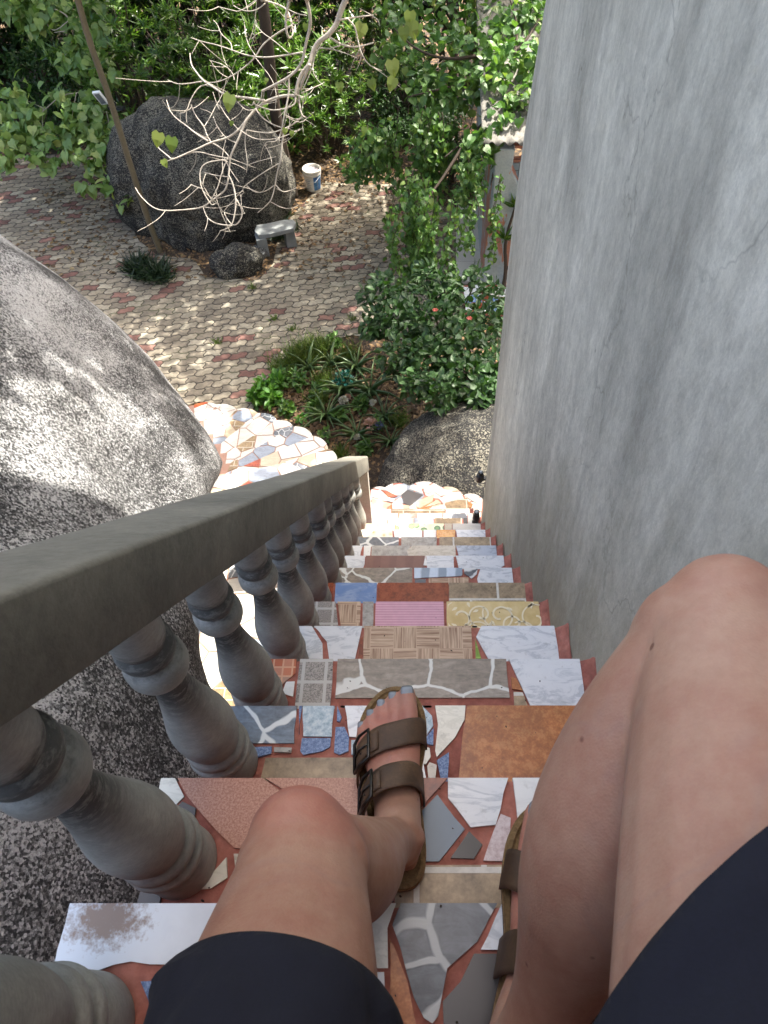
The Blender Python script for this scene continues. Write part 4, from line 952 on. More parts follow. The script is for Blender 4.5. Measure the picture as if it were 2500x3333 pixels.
def sandal(F, s, label):
    def ringmesh(mb, layers):
        n = len(layers[0][0]); vs = []
        for poly, z in layers:
            for (x, y) in poly:
                zz = z
                vs.append(tuple(F(x, y, zz)))
        fs = [(i*n+j, i*n+(j+1) % n, (i+1)*n+(j+1) % n, (i+1)*n+j) for i in range(len(layers)-1) for j in range(n)]
        fs += [tuple(range(n-1, -1, -1)), tuple((len(layers)-1)*n+j for j in range(n))]
        if s < 0: fs = [f[::-1] for f in fs]
        mb.add(vs, fs, 0, False)
    so = MB(); ringmesh(so, [(sole_outline(s, -.002), .0), (sole_outline(s, .003), .004), (sole_outline(s, .003), .011)]); root = so.build('sandal', M['rubber'], person)
    if label: root['label'] = label
    ck = MB(); ringmesh(ck, [(sole_outline(s, .0025), .0112), (sole_outline(s, .004), .017), (sole_outline(s, .004), .0275)]); ck.build('cork_rim', M['cork'], root)
    fb = MB(); ringmesh(fb, [(sole_outline(s, .0035), .0277), (sole_outline(s, .003), .031), (sole_outline(s, -.003), .0318), (sole_outline(s, -.006), .0285)]); fb.build('footbed', M['suede'], root)
    def strap(yl, ym, wl, wm, hgt, topw, xl, xm, yap):
        """lateral (y=yl) over the instep to medial (y=ym); xl,xm = side positions"""
        nu, nv = 30, 7; th = .003
        def pt(u, v, o):
            ang = math.pi*(1-u); ca = math.cos(ang); sa = max(0, math.sin(ang))
            x = (xm+xl)/2+(xm-xl)/2*(abs(ca)**.8*(1 if ca > 0 else -1)); z = .014+(hgt-.014)*sa**.62
            base = yl+(ym-yl)*u+(yap)*sa
            w = wl+(wm-wl)*u+(topw)*sa
            y = base+(v-.5)*w
            slope = .10 if hgt > .07 else .06
            z += -(v-.5)*w*(.62 if hgt > .09 else .34)*sa
            return F(s*(x+o*ca), y, z+o*sa)
        vs = []
        for o in (0, th):
            for i in range(nu+1):
                for j in range(nv+1): vs.append(tuple(pt(i/nu, j/nv, o)))
        st = (nu+1)*(nv+1); fs = []
        for i in range(nu):
            for j in range(nv):
                a = i*(nv+1)+j; fs.append((st+a, st+a+1, st+a+nv+2, st+a+nv+1)); fs.append((a, a+nv+1, a+nv+2, a+1))
            a = i*(nv+1); fs.append((a, st+a, st+a+nv+1, a+nv+1)); a += nv; fs.append((a, a+nv+1, st+a+nv+1, st+a))
        if s < 0: fs = [f[::-1] for f in fs]
        mb = MB(); mb.add(vs, fs, 0, True); o = mb.build('strap', M['leather'], root)
        # buckle: overlapping leather tab, square frame, pin
        u0, u1 = .14, .34
        tb = MB(); vs = []; n1, n2 = 8, 5
        for oo in (th+.0006, th+.0032):
            for i in range(n1+1):
                for j in range(n2+1): vs.append(tuple(pt(u0-.05+(u1-u0+.13)*i/n1, .14+.72*j/n2, oo)))
        st = (n1+1)*(n2+1); fs = []
        for i in range(n1):
            for j in range(n2):
                a = i*(n2+1)+j; fs.append((st+a, st+a+1, st+a+n2+2, st+a+n2+1))
            a = i*(n2+1); fs.append((a, st+a, st+a+n2+1, a+n2+1)); a += n2; fs.append((a, a+n2+1, st+a+n2+1, st+a))
        fs += [tuple([st+j for j in range(n2+1)]+[j for j in range(n2, -1, -1)])[::-1], tuple([st+n1*(n2+1)+j for j in range(n2+1)]+[n1*(n2+1)+j for j in range(n2, -1, -1)])]
        if s < 0: fs = [f[::-1] for f in fs]
        tb.add(vs, fs, 0, True); tb.build('strap_tab', M['leather'], root)
        bk = MB(); oo = th+.0052
        A = [pt(u0, -.02, oo), pt(u0, 1.02, oo), pt((u0+u1)/2, 1.03, oo+.0008), pt(u1, 1.02, oo), pt(u1, -.02, oo), pt((u0+u1)/2, -.03, oo+.0008), pt(u0, -.02, oo)]
        bk.tube(A, .0024, 0, 8); bk.tube([pt(u0, .5, oo), pt((u0+u1)/2, .5, oo+.0014), pt(u1+.01, .5, oo)], .0015, 0, 8); bk.build('buckle', M['buckle'], root)
        hb = MB()
        for u in (u0+.04, u0+.1): hb.ell(pt(u, .5+(.13 if u < u0+.06 else -.12), th+.0032), (.0016, .0016, .0009), 0, 8, 6)
        hb.build('strap_hole', M['hole'], root)
    strap(.156, .205, .040, .038, .078, .004, -.0545, .0475, .010)
    strap(.088, .122, .034, .036, .120, .004, -.0465, .0385, .018)
sandal(FL, 1, None); sandal(FR, -1, None)
# ================================================================== GARDEN
def rnd_dir(n):
    d = rng.normal(size=(n, 3)); return d/np.linalg.norm(d, axis=1, keepdims=True)
def cloud(mb, c, r, n, L, W, kind='ovate', m=0, down=.35, shell=.35, outw=.5):
    """leaves scattered through an ellipsoid of radii r, pointing outward and drooping"""
    d = rnd_dir(n); rad = shell+(1-shell)*rng.random((n, 1))**.5
    P = np.array(c)+d*rad*np.array(r)
    D = d*outw+rng.normal(size=(n, 3))*.55+np.array([0, 0, -down]); Nn = np.array([0, 0, 1.0])+rng.normal(size=(n, 3))*.45
    mb.leaves(P, D, Nn, L*(.65+.6*rng.random(n)), W*(.65+.6*rng.random(n)), kind, m)
def poly_world(pts, f, d0, d1):
    n = len(pts); return [dep(*f(*p), d0+(d1-d0)*i/max(1, n-1)) for i, p in enumerate(pts)]
def smooth_path(P, it=2):
    P = [Vector(p) for p in P]
    for _ in range(it):
        Q = [P[0]]
        for a, b in zip(P[:-1], P[1:]): Q += [a.lerp(b, .25), a.lerp(b, .75)]
        Q.append(P[-1]); P = Q
    return P
def branch(mb, P, r0, r1, seg=7, it=2, m=0):
    P = smooth_path(P, it); n = len(P); mb.tube(P, [r0+(r1-r0)*i/(n-1) for i in range(n)], m, seg)
    return P
def cb(x, y): return (600+x/2.765, y/2.765)       # the branch tangle
def ca(x, y): return (x*700/1659, y*700/1659)     # upper left
def cD(x, y): return (x*K, y*K)

# ---- the big tree whose pale bare limb droops into view
tree = thing('garden_tree', (2.6, 8.4, 0), 'tree beside the shed whose pale bare branches droop across the view above the dark boulder', 'tree')
lim_top = dep(*cb(1480, -60), 6.4)
mb = MB(); Pt = branch(mb, [(2.6, 8.4, -.05), (2.65, 8.4, 1.2), (2.5, 8.3, 2.6), (2.2, 8.0, 4.0), (2.0, 7.8, 5.2), (2.2, 8.2, 6.6)], .19, .09, 12); mb.build('trunk', M['bark_brown'], tree)
mb = MB()
BR = [([(1480,-60),(1430,40),(1400,120),(1370,220),(1290,320),(1210,370),(1160,450),(1130,580),(1060,650),(1020,750),(1000,860)], 45, 24, 6.4, 6.9),
 ([(1130,580),(1100,660),(1060,740),(1045,800)], 24, 16, 6.65, 6.9),
 ([(1000,860),(900,860),(800,885),(720,920),(640,980),(560,1080),(490,1170),(400,1240),(240,1280),(120,1340),(0,1390),(-110,1440),(-150,1400),(-240,1330),(-290,1240)], 24, 6, 6.9, 7.3),
 ([(720,905),(560,880),(370,860),(270,790),(170,730),(100,640),(60,580),(50,480)], 20, 6, 6.95, 7.2), ([(170,730),(60,750),(-60,760),(-150,720)], 9, 5, 7.1, 7.2), ([(250,770),(150,760),(60,880),(20,1010),(-40,1020)], 10, 5, 7.1, 7.2),
 ([(1020,750),(1030,880),(1050,1040),(1110,1062)], 20, 7, 6.9, 7.0), ([(1060,1050),(980,1120),(900,1160),(780,1200),(660,1190),(560,1170)], 13, 6, 7.0, 7.1),
 ([(1095,-30),(1130,120),(1135,240),(1090,400),(1060,580),(940,700),(800,770),(700,820)], 28, 14, 6.2, 6.8), ([(940,700),(942,850),(900,1030),(880,1150)], 15, 9, 6.7, 6.9),
 ([(1065,470),(900,500),(720,520),(560,500),(430,450),(280,400),(180,380),(60,340)], 13, 5, 6.6, 6.9), ([(430,450),(420,380),(330,310),(300,220),(260,180)], 9, 4, 6.8, 6.9),
 ([(1000,870),(1000,950),(820,1000),(700,970),(620,930)], 13, 7, 6.9, 7.0), ([(640,980),(700,1060),(790,1120),(880,1150),(930,1170)], 10, 5, 6.95, 7.0),
 ([(560,1080),(520,1170),(470,1290),(430,1370),(410,1430),(400,1580),(380,1690),(340,1740),(250,1800),(170,1870),(0,1890),(-200,1900),(-300,1860),(-400,1760),(-440,1690)], 17, 6, 7.0, 7.5),
 ([(400,1580),(440,1660),(465,1790),(460,1900),(430,2030),(380,2060),(320,2080)], 14, 6, 7.15, 7.4), ([(465,1790),(520,1880),(520,1950),(480,2020),(430,2030),(370,1950),(360,1910)], 12, 5, 7.25, 7.4),
 ([(430,2030),(300,2020),(210,1970),(180,1900),(170,1860)], 10, 5, 7.3, 7.4),
 ([(410,1430),(330,1440),(200,1460),(140,1520),(140,1640),(170,1730),(220,1810),(250,1850),(280,1830)], 9, 5, 7.1, 7.3), ([(400,1400),(340,1540),(300,1700),(240,1800)], 9, 6, 7.1, 7.25), ([(395,1590),(280,1580),(180,1550)], 8, 5, 7.15, 7.3), ([(170,1700),(100,1680),(60,1660)], 6, 4, 7.2, 7.3),
 ([(240,1280),(200,1210),(180,1140),(100,1040),(60,940)], 11, 5, 7.2, 7.3), ([(215,1270),(100,1200),(30,1140),(-80,1060),(-130,1000),(-160,900)], 12, 5, 7.2, 7.4), ([(180,1140),(230,1060),(280,960)], 7, 4, 7.2, 7.3),
 ([(240,1280),(330,1330),(390,1390),(410,1430)], 9, 7, 7.2, 7.1), ([(0,1390),(120,1360),(260,1400),(380,1420)], 8, 6, 7.3, 7.1),
 ([(900,1150),(880,1290),(870,1440),(850,1500),(830,1580),(820,1660),(790,1790),(740,1850),(660,1915)], 15, 5, 7.0, 7.5), ([(850,1470),(700,1560),(600,1630),(520,1690),(540,1740),(490,1760)], 8, 4, 7.2, 7.4),
 ([(820,1660),(740,1720),(640,1740),(560,1670)], 7, 4, 7.3, 7.4), ([(820,1660),(880,1730),(940,1720),(1010,1690)], 7, 4, 7.3, 7.4), ([(880,1150),(840,1280),(740,1270),(720,1320),(745,1300)], 8, 5, 7.0, 7.1),
 ([(1290,320),(1400,400),(1540,430),(1700,385)], 18, 9, 6.6, 6.8), ([(1390,180),(1500,160),(1700,135)], 17, 8, 6.5, 6.7), ([(1470,170),(1540,240),(1560,360),(1590,480),(1660,590),(1780,640)], 14, 6, 6.55, 6.8),
 ([(1400,410),(1300,440),(1220,430)], 10, 5, 6.65, 6.7), ([(1050,840),(1160,790),(1230,760),(1260,740)], 11, 4, 6.9, 7.0), ([(950,-20),(910,160),(920,300),(945,350),(980,320),(970,220),(940,130)], 22, 6, 6.3, 6.7),
 ([(700,0),(850,40),(930,90),(970,200)], 14, 8, 6.6, 6.6), ([(965,230),(850,290),(700,400),(640,520),(500,640),(380,710),(280,745),(180,740)], 13, 5, 6.6, 7.0), ([(940,480),(800,360),(680,280),(640,180)], 8, 4, 6.65, 6.7), ([(640,500),(560,380),(540,200)], 8, 4, 6.7, 6.8),
 ([(730,30),(640,100),(530,100),(440,50)], 9, 5, 6.6, 6.7), ([(660,-10),(500,110),(420,90),(300,60)], 8, 5, 6.7, 6.8), ([(490,1170),(380,1050),(330,960),(300,940)], 8, 4, 7.0, 7.1), ([(450,720),(440,660),(370,590),(240,545)], 7, 4, 7.0, 7.0), ([(560,1170),(540,1280),(570,1450),(560,1550)], 7, 4, 7.0, 7.2),
 ([(640,520),(830,760),(820,980)], 6, 4, 6.9, 6.9), ([(650,980),(560,1000),(480,920)], 7, 4, 6.95, 7.0), ([(1100,140),(1000,120),(930,80)], 8, 5, 6.4, 6.5), ([(1240,390),(1180,480),(1150,620),(1070,800)], 7, 5, 6.6, 6.8), ([(1040,800),(1080,860),(1060,980)], 8, 5, 6.9, 6.95),
 ([(500,1170),(620,1250),(760,1260),(900,1230),(1040,1160)], 8, 4, 7.0, 7.0), ([(480,1290),(380,1250),(300,1150),(260,1050)], 7, 4, 7.1, 7.2), ([(700,820),(690,900),(640,960)], 9, 6, 6.8, 6.9), ([(900,1030),(1000,1080),(1060,1060)], 7, 5, 6.9, 7.0)]
for pts, w0, w1, d0, d1 in BR:
    PP = branch(mb, poly_world(pts, cb, d0, d1), w0*.62/2.765*d0/FPX, w1*.66/2.765*d1/FPX, 7)
    for _ in range(2):
        i_ = rng.integers(len(PP)//3, len(PP)); o_ = PP[i_]; v_ = Vector(rng.normal(size=3)); v_.z -= .3; v_.normalize(); w_ = Vector(rng.normal(size=3))*.5+Vector((0, 0, .35)); L_ = rng.uniform(.12, .42)
        branch(mb, [o_, o_+v_*L_*.35, o_+v_*L_*.7+w_*L_*.18, o_+v_*L_+w_*L_*.42], .0038, .002, 5, 1)
branch(mb, [(2.0, 7.8, 5.0), (1.3, 7.2, 5.5), (.3, 5.6, 5.4), tuple(lim_top)], .085, .05, 9)
q = dep(*cb(1095, -30), 6.2); branch(mb, [(1.6, 7.4, 5.3), (.8, 6.0, 5.7), (0, 5.0, 5.3), tuple(q)], .06, .032, 8); q = dep(*cb(950, -20), 6.3); branch(mb, [(.8, 6.2, 5.6), (-.2, 5.2, 5.5), tuple(q)], .04, .026, 8)
q = dep(*cb(700, 0), 6.6); branch(mb, [(.2, 5.6, 5.6), (-.7, 5.4, 5.2), tuple(q)], .03, .016, 8)
branch(mb, [(2.0, 7.8, 5.2), (1.5, 6.6, 7.0), (.6, 5.2, 8.3), (-.3, 4.2, 8.8), (-1.2, 3.6, 9.0)], .07, .02, 8)  # unseen limb added to carry the clumps shading the left boulder
mb.build('bare_branches', M['bark_pale'], tree)
mb = MB()
branch(mb, [(2.55, 8.3, 2.0), tuple(dep(*cD(1200, 268), 9.2)), tuple(dep(*cD(1130, 200), 9.3)), tuple(dep(*cD(1085, 155), 9.5)), tuple(dep(*cD(1040, 120), 9.6)), tuple(dep(*cD(990, 60), 9.8)), tuple(dep(*cD(960, -30), 9.9))], .1, .045, 9)
for pts in ([(1130,200),(1110,130),(1120,60),(1100,-10)], [(1085,155),(1020,180),(960,190),(880,210)], [(1110,185),(1060,250),(1010,300),(960,340)], [(1150,230),(1090,290),(1050,330),(1020,340)], [(1060,140),(1130,100),(1165,40)], [(1040,120),(970,130),(900,110),(850,60)], [(1010,300),(960,380),(930,420),(900,470)], [(1060,250),(1075,330),(1060,400)]):
    branch(mb, [dep(*cD(*p), 9.35) for p in pts], .028, .008, 6)
mb.build('leafy_branches', M['bark_dark'], tree)
# single big leaves on the bare limb
mb = MB(); LV = [(500,225,45),(785,70,42),(882,68,44),(888,42,38),(905,65,30),(842,150,44),(340,305,40),(375,315,40),(352,355,22),(800,185,30),(870,75,36),(618,285,18),(632,290,16),(505,268,14),(665,60,20),(850,185,36),(580,175,14),(735,190,26),(790,285,22)]
P = [dep(*cD(x+rng.uniform(-4, 4), y-s*.45), 6.75) for x, y, s in LV]; n = len(LV)
D = np.array([(rng.uniform(-.35, .35), -.35, -.8) for _ in LV]); Nn = np.array([(rng.uniform(-.3, .3), -.75, .55) for _ in LV])
mb.leaves(P, D, Nn, [s*K/FPX*6.75*.8 for _, _, s in LV], [s*K/FPX*6.75*.7 for _, _, s in LV], 'heart'); mb.build('foliage', M['leaf_big'], tree)
# foliage of the leafy limb, upper right
mb = MB()
for x, y, r, n, d in ((1060,100,70,150,9.3),(1120,50,60,150,9.5),(960,110,75,150,9.6),(1000,30,80,170,9.8),(870,40,60,90,9.8),(1090,240,45,60,9.1),(1010,190,60,150,9.4),(1140,150,40,50,9.2),(930,200,60,140,9.5),(850,120,50,80,9.7),(1040,-10,90,170,9.9),(1150,20,50,120,9.6),(900,-10,70,110,10),(1110,235,40,36,8.9),(1150,190,35,36,8.8),(1070,165,40,40,9.0),(1160,120,36,60,8.9),(1090,120,36,50,9.0)):
    c = dep(*cD(x, y), d); r_ = r*K/FPX*d; cloud(mb, c, (r_, r_*.9, r_*.75), n, .12, .1, 'heart' if n < 100 else 'ovate', 0, .5, .1)
mb.build('foliage', M['leaf_vine'], tree)
# unseen canopy above the frame: dapples the paving, some clumps added to shade boulder
mb = MB()
for cx, cy, cz, r, n in ((1.6,7.6,6.3,1.3,700),(2.6,8.8,7.0,1.5,900),(.8,9.4,5.6,1.0,420),(1.2,6.4,6.9,1.0,380),(-.2,9.8,5.3,.9,300),(-.9,10.3,5.2,1.1,420),(-.3,11.2,5.6,1.1,420),(.6,10.6,5.4,.9,260),(-1.6,9.4,5.3,.8,260),(1.9,12.4,6.2,1.3,500),(-.2,4.1,8.6,.75,330),(-.9,3.5,8.9,.8,360),(-.3,3.3,8.8,.6,260),(-1.5,2.9,9.1,.8,360),(-.7,4.6,8.9,.7,240),(-2.3,3.2,9.2,.8,300),(-1.6,4.2,9.2,.7,260),(-2.9,2.2,9.3,.9,300),(.2,3.9,8.4,.55,240),(-.6,2.7,8.8,.6,220),(-.5,3.9,9.0,.8,330),(-1.2,3.4,9.3,.8,330),(-1.9,2.5,9.3,.8,300),(-.6,3.2,9.4,.9,420),(-1.3,2.6,9.6,.9,420),(-1.9,3.6,9.5,.9,380),(-.1,3.7,9.2,.7,300),(-2.6,2.9,9.6,.9,360),(-.2,2.9,9.2,.6,240)):
    cloud(mb, (cx, cy, cz), (r, r, r*.6), n, .15, .12, 'ovate')
for cx, cy, cz in ((2.2,4.8,7.6),(2.9,5.4,7.8),(1.7,6.4,7.5),(1.2,7.2,7.4),(2.5,6.8,7.9),(.6,6.9,7.5),(1.9,7.9,7.6),(.2,7.6,7.3),(1.6,5.4,7.9),(2.6,4.2,8.0)): cloud(mb, (cx, cy, cz), (.65, .65, .4), 190, .15, .13, 'ovate', 0, .4, .1)  # unseen clumps added to cut the sun on landing and winder steps
for _ in range(15): cloud(mb, (rng.uniform(-.6, 3.4), rng.uniform(8.6, 14), rng.uniform(6.2, 7.6)), (.75, .75, .4), 150, .16, .14, 'ovate', 0, .4, .1)
mb.build('crown', M['leaf_vine'], tree)

# ---- hanging creepers, each strand set a thing
def creeper(label, x, y0, y1, d, spread, n, size=.085):
    top = dep(*cD(x, y0), d); t_ = thing('hanging_creeper', tuple(top), label, 'creeper', 'leafy creepers hanging beside the shed')
    lf = MB(); r_ = spread*K/FPX*d
    for s in range(max(3, n//60)):
        xx = x+rng.normal()*spread*.5; a = dep(*cD(xx, y0+rng.uniform(-10, 25)), d+rng.uniform(-.25, .25)); rv = ray(*cD(xx, y1-rng.uniform(0, .35)*(y1-y0))); zlow = max(.15, H+rv.z*a.y/rv.y)
        P = [Vector((a.x+.05*math.sin(i*1.3+s)+rng.uniform(-.02, .02), a.y+.05*math.cos(i*1.1+s), a.z+(zlow-a.z)*i/7)) for i in range(8)]
        st = MB(); branch(st, P, .006, .003, 5, 1); st.build('stem', M['bark_dark'], t_)
        m = max(8, n//max(3, n//60)); tt = rng.random(m)**.85; idx = tt*7
        pos = np.array([P[min(6, int(i))].lerp(P[min(7, int(i)+1)], i-int(i)) for i in idx])+rng.normal(size=(m, 3))*np.array([r_*.16, r_*.16, .03])
        lf.leaves(pos, rng.normal(size=(m, 3))*.6+np.array([0, -.15, -.7]), rng.normal(size=(m, 3))*.5+np.array([0, -.4, .6]), size*(.6+.7*rng.random(m)), size*.75*(.6+.7*rng.random(m)), 'heart')
    lf.build('foliage', M['leaf_vine'], t_)
creeper('thick leafy creeper hanging down to the dark shrub in the middle of the paving edge', 900, 380, 640, 8.8, 46, 700)
creeper('long leafy creeper dropping into the glossy shrub beside the thick creeper', 950, 420, 660, 8.5, 34, 480, .08)
creeper('thin creeper strand hanging over the sunny pavers left of the thick creeper', 850, 430, 600, 8.9, 18, 130, .07)
creeper('bushy pale green creeper above the paving right of the white bucket', 815, 270, 400, 9.6, 60, 620)
creeper('dense creeper curtain hanging under the leafy limb left of the corrugated roof', 940, 240, 460, 9.3, 60, 900)
creeper('short creeper with broad leaves hanging in front of the shed eave', 1040, 260, 400, 8.9, 34, 170, .12)
creeper('creeper twining down the peeling shed pillar', 1065, 380, 600, 8.7, 22, 170, .06)
creeper('leafy creeper covering the left side of the shed', 1012, 330, 470, 9.0, 30, 330, .075)
creeper('leafy creeper trailing over the pale apron beside the shed', 1010, 420, 570, 8.9, 18, 110, .06)
creeper('wispy creeper at the upper middle beside the tangle of bare branches', 780, 330, 410, 9.8, 30, 200, .07)

# ---- slender tan tree with flood lamps
base = gd(346, 541); slim = thing('slender_tree', tuple(base), 'slender tan trunked tree with two flood lamps standing before the big dark boulder', 'tree')
mb = MB(); TB = [base+Vector((0, 0, -.05)), base+Vector((-.03, 0, .5)), base+Vector((-.02, .0, 1.4)), base+Vector((.0, .02, 2.3)), base+Vector((-.02, .0, 3.2)), base+Vector((.1, .1, 4.4)), base+Vector((.3, .3, 5.6))]
branch(mb, TB, .048, .034, 12); mb.build('trunk', M['bark_tan'], slim)
mb = MB(); lf = MB()
DL = 11.2
BL = [([(760,745),(690,710),(600,715),(520,725)],9,5),([(590,715),(575,790),(545,950)],6,3),([(430,770),(340,850),(240,940),(180,980)],8,4),([(520,725),(430,770)],7,6),([(335,840),(325,920),(335,1040),(330,1140),(300,1200)],7,4),([(335,835),(200,770),(60,740),(-20,730)],7,3),
 ([(820,860),(840,940),(840,1060)],8,4),([(840,940),(920,970),(1000,940),(1020,1000),(990,1030)],7,3),([(840,940),(790,960),(770,1010)],5,3),([(740,950),(700,1080),(600,1150),(560,1190)],8,4),([(740,950),(680,980)],5,3),([(845,1200),(880,1290),(900,1390),(930,1460),(980,1530)],7,4),
 ([(690,1210),(760,1250),(840,1270)],6,3),([(720,1330),(710,1390),(690,1440)],5,3),([(870,1290),(960,1330),(1050,1340),(1090,1290)],7,3),([(600,210),(540,150),(480,90),(380,60),(280,30),(160,-10)],12,6),([(540,150),(420,250),(360,190),(330,110)],8,4),([(500,240),(420,250)],6,4),
 ([(600,150),(700,130),(790,90),(840,40),(820,0)],10,5),([(740,500),(800,480),(830,470)],8,4),([(650,330),(560,360),(500,430)],7,4),([(830,60),(850,80)],5,3),([(660,420),(720,390),(800,440)],7,4),([(0,1080),(60,1110),(140,1100)],5,3),([(560,1190),(620,1180),(650,1200)],5,3),([(1030,1050),(1080,1070),(1130,1100)],5,3)]
for pts, w0, w1 in BL:
    mb = MB(); branch(mb, [dep(*ca(*p), DL+.15*math.sin(p[0]*.01)) for p in pts], w0*.5*.42/FPX*DL, w1*.5*.42/FPX*DL, 6); mb.build('branch', M['bark_pale'], slim)
for a in ((-1.6, -.3, 1.0), (-1.0, 1.2, 1.1), (1.2, .8, 1.2), (.2, -1.0, .9), (-.2, 1.6, 1.3)):
    mb = MB(); branch(mb, [TB[5], TB[5]+Vector(a)*.5, TB[6]+Vector(a)*.8, TB[6]+Vector(a)*1.3], .035, .012, 7); mb.build('branch', M['bark_pale'], slim)
CL = [(20,20,40,9),(200,40,60,16),(340,80,60,18),(270,150,60,10),(420,110,60,10),(360,20,50,10),(480,90,40,6),(600,170,30,5),(640,60,30,5),(700,220,50,10),(750,230,40,6),(690,340,40,6),(620,390,50,8),(730,400,50,8),(510,440,50,9),(600,330,40,5),(780,460,40,5),(650,540,40,4),(840,640,40,4),(880,570,30,3),
 (80,680,50,6),(160,690,40,5),(450,720,60,9),(220,830,50,7),(100,960,60,10),(180,970,40,6),(680,790,50,7),(580,820,30,4),(520,880,50,7),(740,890,50,6),(660,960,40,6),(570,1010,50,8),(660,1020,40,5),(900,1030,40,5),(970,970,40,6),(800,1080,50,8),(30,1080,60,10),(150,1110,40,5),(290,1060,60,8),(390,1070,40,5),(480,1080,50,7),(820,1160,50,8),(760,1190,40,5),(510,1160,30,4),(630,1200,30,3),(60,1200,60,9),(310,1220,60,10),(400,1260,40,5),(790,1250,50,6),(720,1300,40,4),(890,1300,40,5),(970,1300,40,5),(1060,1220,40,5),(660,1420,30,3),(830,1410,45,5),(970,1520,50,6),(20,1260,40,6),(250,890,40,6),(40,830,50,6),(330,1000,40,5),(120,60,60,12),(240,0,50,10),(780,0,60,10),(480,20,40,6)]
for x, y, r, n in CL:
    c = np.array(dep(*ca(x, y), DL-.08)); r_ = r*.42/FPX*DL*1.1; n = int(n*(2.0 if x < 560 else 2.9))+2
    P = c+rng.normal(size=(n, 3))*np.array([r_, r_, r_*.8])*.8
    lf.leaves(P, rng.normal(size=(n, 3))*.55+np.array([0, -.25, -.65]), rng.normal(size=(n, 3))*.4+np.array([0, -.35, .75]), .17*(.6+.55*rng.random(n)), .15*(.6+.55*rng.random(n)), 'heart')
lf.build('foliage', M['leaf_hib'], slim)
mb = MB()
for cx, cy, cz, r in ((-3.0,10.2,3.95,.8),(-2.2,10.5,4.3,.9),(-3.9,12.7,5.0,1.1),(-5.2,13.1,5.2,1.1),(-2.5,12.9,5.2,1.0),(-1.5,11.9,5.0,1.0),(-6.6,13.4,5.3,1.1),(-4.6,11.9,5.2,.8)): cloud(mb, (cx, cy, cz), (r, r, .4), int(420*r*r), .17, .15, 'heart', 0, .4, .1)
for _ in range(34): cloud(mb, (rng.uniform(-6.5, -.6), rng.uniform(10.6, 15.5), rng.uniform(5.9, 7.4)), (.8, .8, .4), 210, .17, .15, 'heart', 0, .4, .1)
for _ in range(8): cloud(mb, (rng.uniform(-10, -6), rng.uniform(11, 15.5), rng.uniform(5.9, 7.4)), (.9, .9, .4), 240, .17, .15, 'heart', 0, .4, .1)
for i in range(3):
    a = rng.uniform(0, 6.28); r_ = rng.random()**.5*1.2; cx, cy, cz = -3.0+1.15*r_*math.cos(a), 11.2+.8*r_*math.sin(a), 5.6+rng.uniform(-.5, .7)
    cloud(mb, (cx, cy, cz), (.75, .75, .4), 330, .17, .15, 'heart', 0, .4, .1)
mb.build('crown', M['leaf_hib'], slim)
M['lampwhite'] = simple('white_lamp_casing', (220, 222, 222), .4, .04); M['lampglass'] = simple('grey_lamp_glass', (120, 124, 128), .15, .1)
def flood(p, rot, label, mats):
    t_ = thing('flood_lamp', tuple(p), label, 'lamp'); R3 = rot
    def bx(mb, a, b):
        x0, y0, z0 = a; x1, y1, z1 = b; vs = [(x0,y0,z0),(x1,y0,z0),(x1,y1,z0),(x0,y1,z0),(x0,y0,z1),(x1,y0,z1),(x1,y1,z1),(x0,y1,z1)]
        mb.add([tuple(R3 @ Vector(v)+Vector(p)) for v in vs], [(0,3,2,1),(4,5,6,7),(0,1,5,4),(1,2,6,5),(2,3,7,6),(3,0,4,7)])
    mb = MB(); bx(mb, (-.06, -.02, -.12), (.06, .02, .12)); mb.build('housing', mats[0], t_)
    mb = MB(); bx(mb, (-.04, -.024, -.098), (.04, -.0203, .098)); mb.build('glass', mats[1], t_)
    mb = MB(); bx(mb, (-.01, .0203, -.03), (.01, .09, .0)); mb.build('bracket', M['lampblack'], t_)
flood(dep(*cD(217, 211), 11.05), Matrix.Rotation(R(25), 3, 'X') @ Matrix.Rotation(R(-10), 3, 'Y'), 'white framed flood lamp strapped to the slender tan trunk', (M['lampwhite'], M['lampglass']))
flood(dep(*cD(252, 233), 11.3), Matrix.Rotation(R(78), 3, 'X') @ Matrix.Rotation(R(80), 3, 'Y'), 'dark solar lamp panel jutting right from the slender tan trunk', (M['lampblack'], M['lampglass']))

# ---- rosette shrubs behind the boulder
def rosette_shrub():
    root = thing('rosette_shrub', (0, 0, 0), 'tall shrub with bright narrow leaf rosettes', 'shrub')
    st = MB(); lf = MB(); ring = 15
    for i in range(150):
        a = rng.uniform(0, 6.28); r_ = 1.15*rng.random()**.6; h = 2.9*(1-.35*(r_/1.15)**2)*(.12+.88*rng.random()**.8)
        tip = Vector((r_*math.cos(a), r_*math.sin(a), h)); 
        if i % 4 == 0: branch(st, [(tip.x*.25, tip.y*.25, 0), (tip.x*.5, tip.y*.5, h*.5), tuple(tip)], .014, .006, 5, 1)
        ax = (Vector((tip.x*.5, tip.y*.5-.25, 1.1))).normalized()
        an = np.arange(ring)*2.4+rng.uniform(0, 6); el = .1+.9*rng.random(ring)
        e1 = ax.orthogonal().normalized(); e2 = ax.cross(e1)
        D = np.array([tuple(e1*math.cos(q)*math.cos(e_)+e2*math.sin(q)*math.cos(e_)+ax*math.sin(e_)) for q, e_ in zip(an, el)])
        P = np.array(tip)+rng.normal(size=(ring, 3))*.012
        lf.leaves(P, D, np.tile(np.array(ax), (ring, 1))+rng.normal(size=(ring, 3))*.2, .215*(.6+.6*rng.random(ring)), .034*(.8+.4*rng.random(ring)), 'lance')
    st.build('stem', M['bark_dark'], root); lf.build('foliage', M['leaf_ros'], root); return root
ros = rosette_shrub()
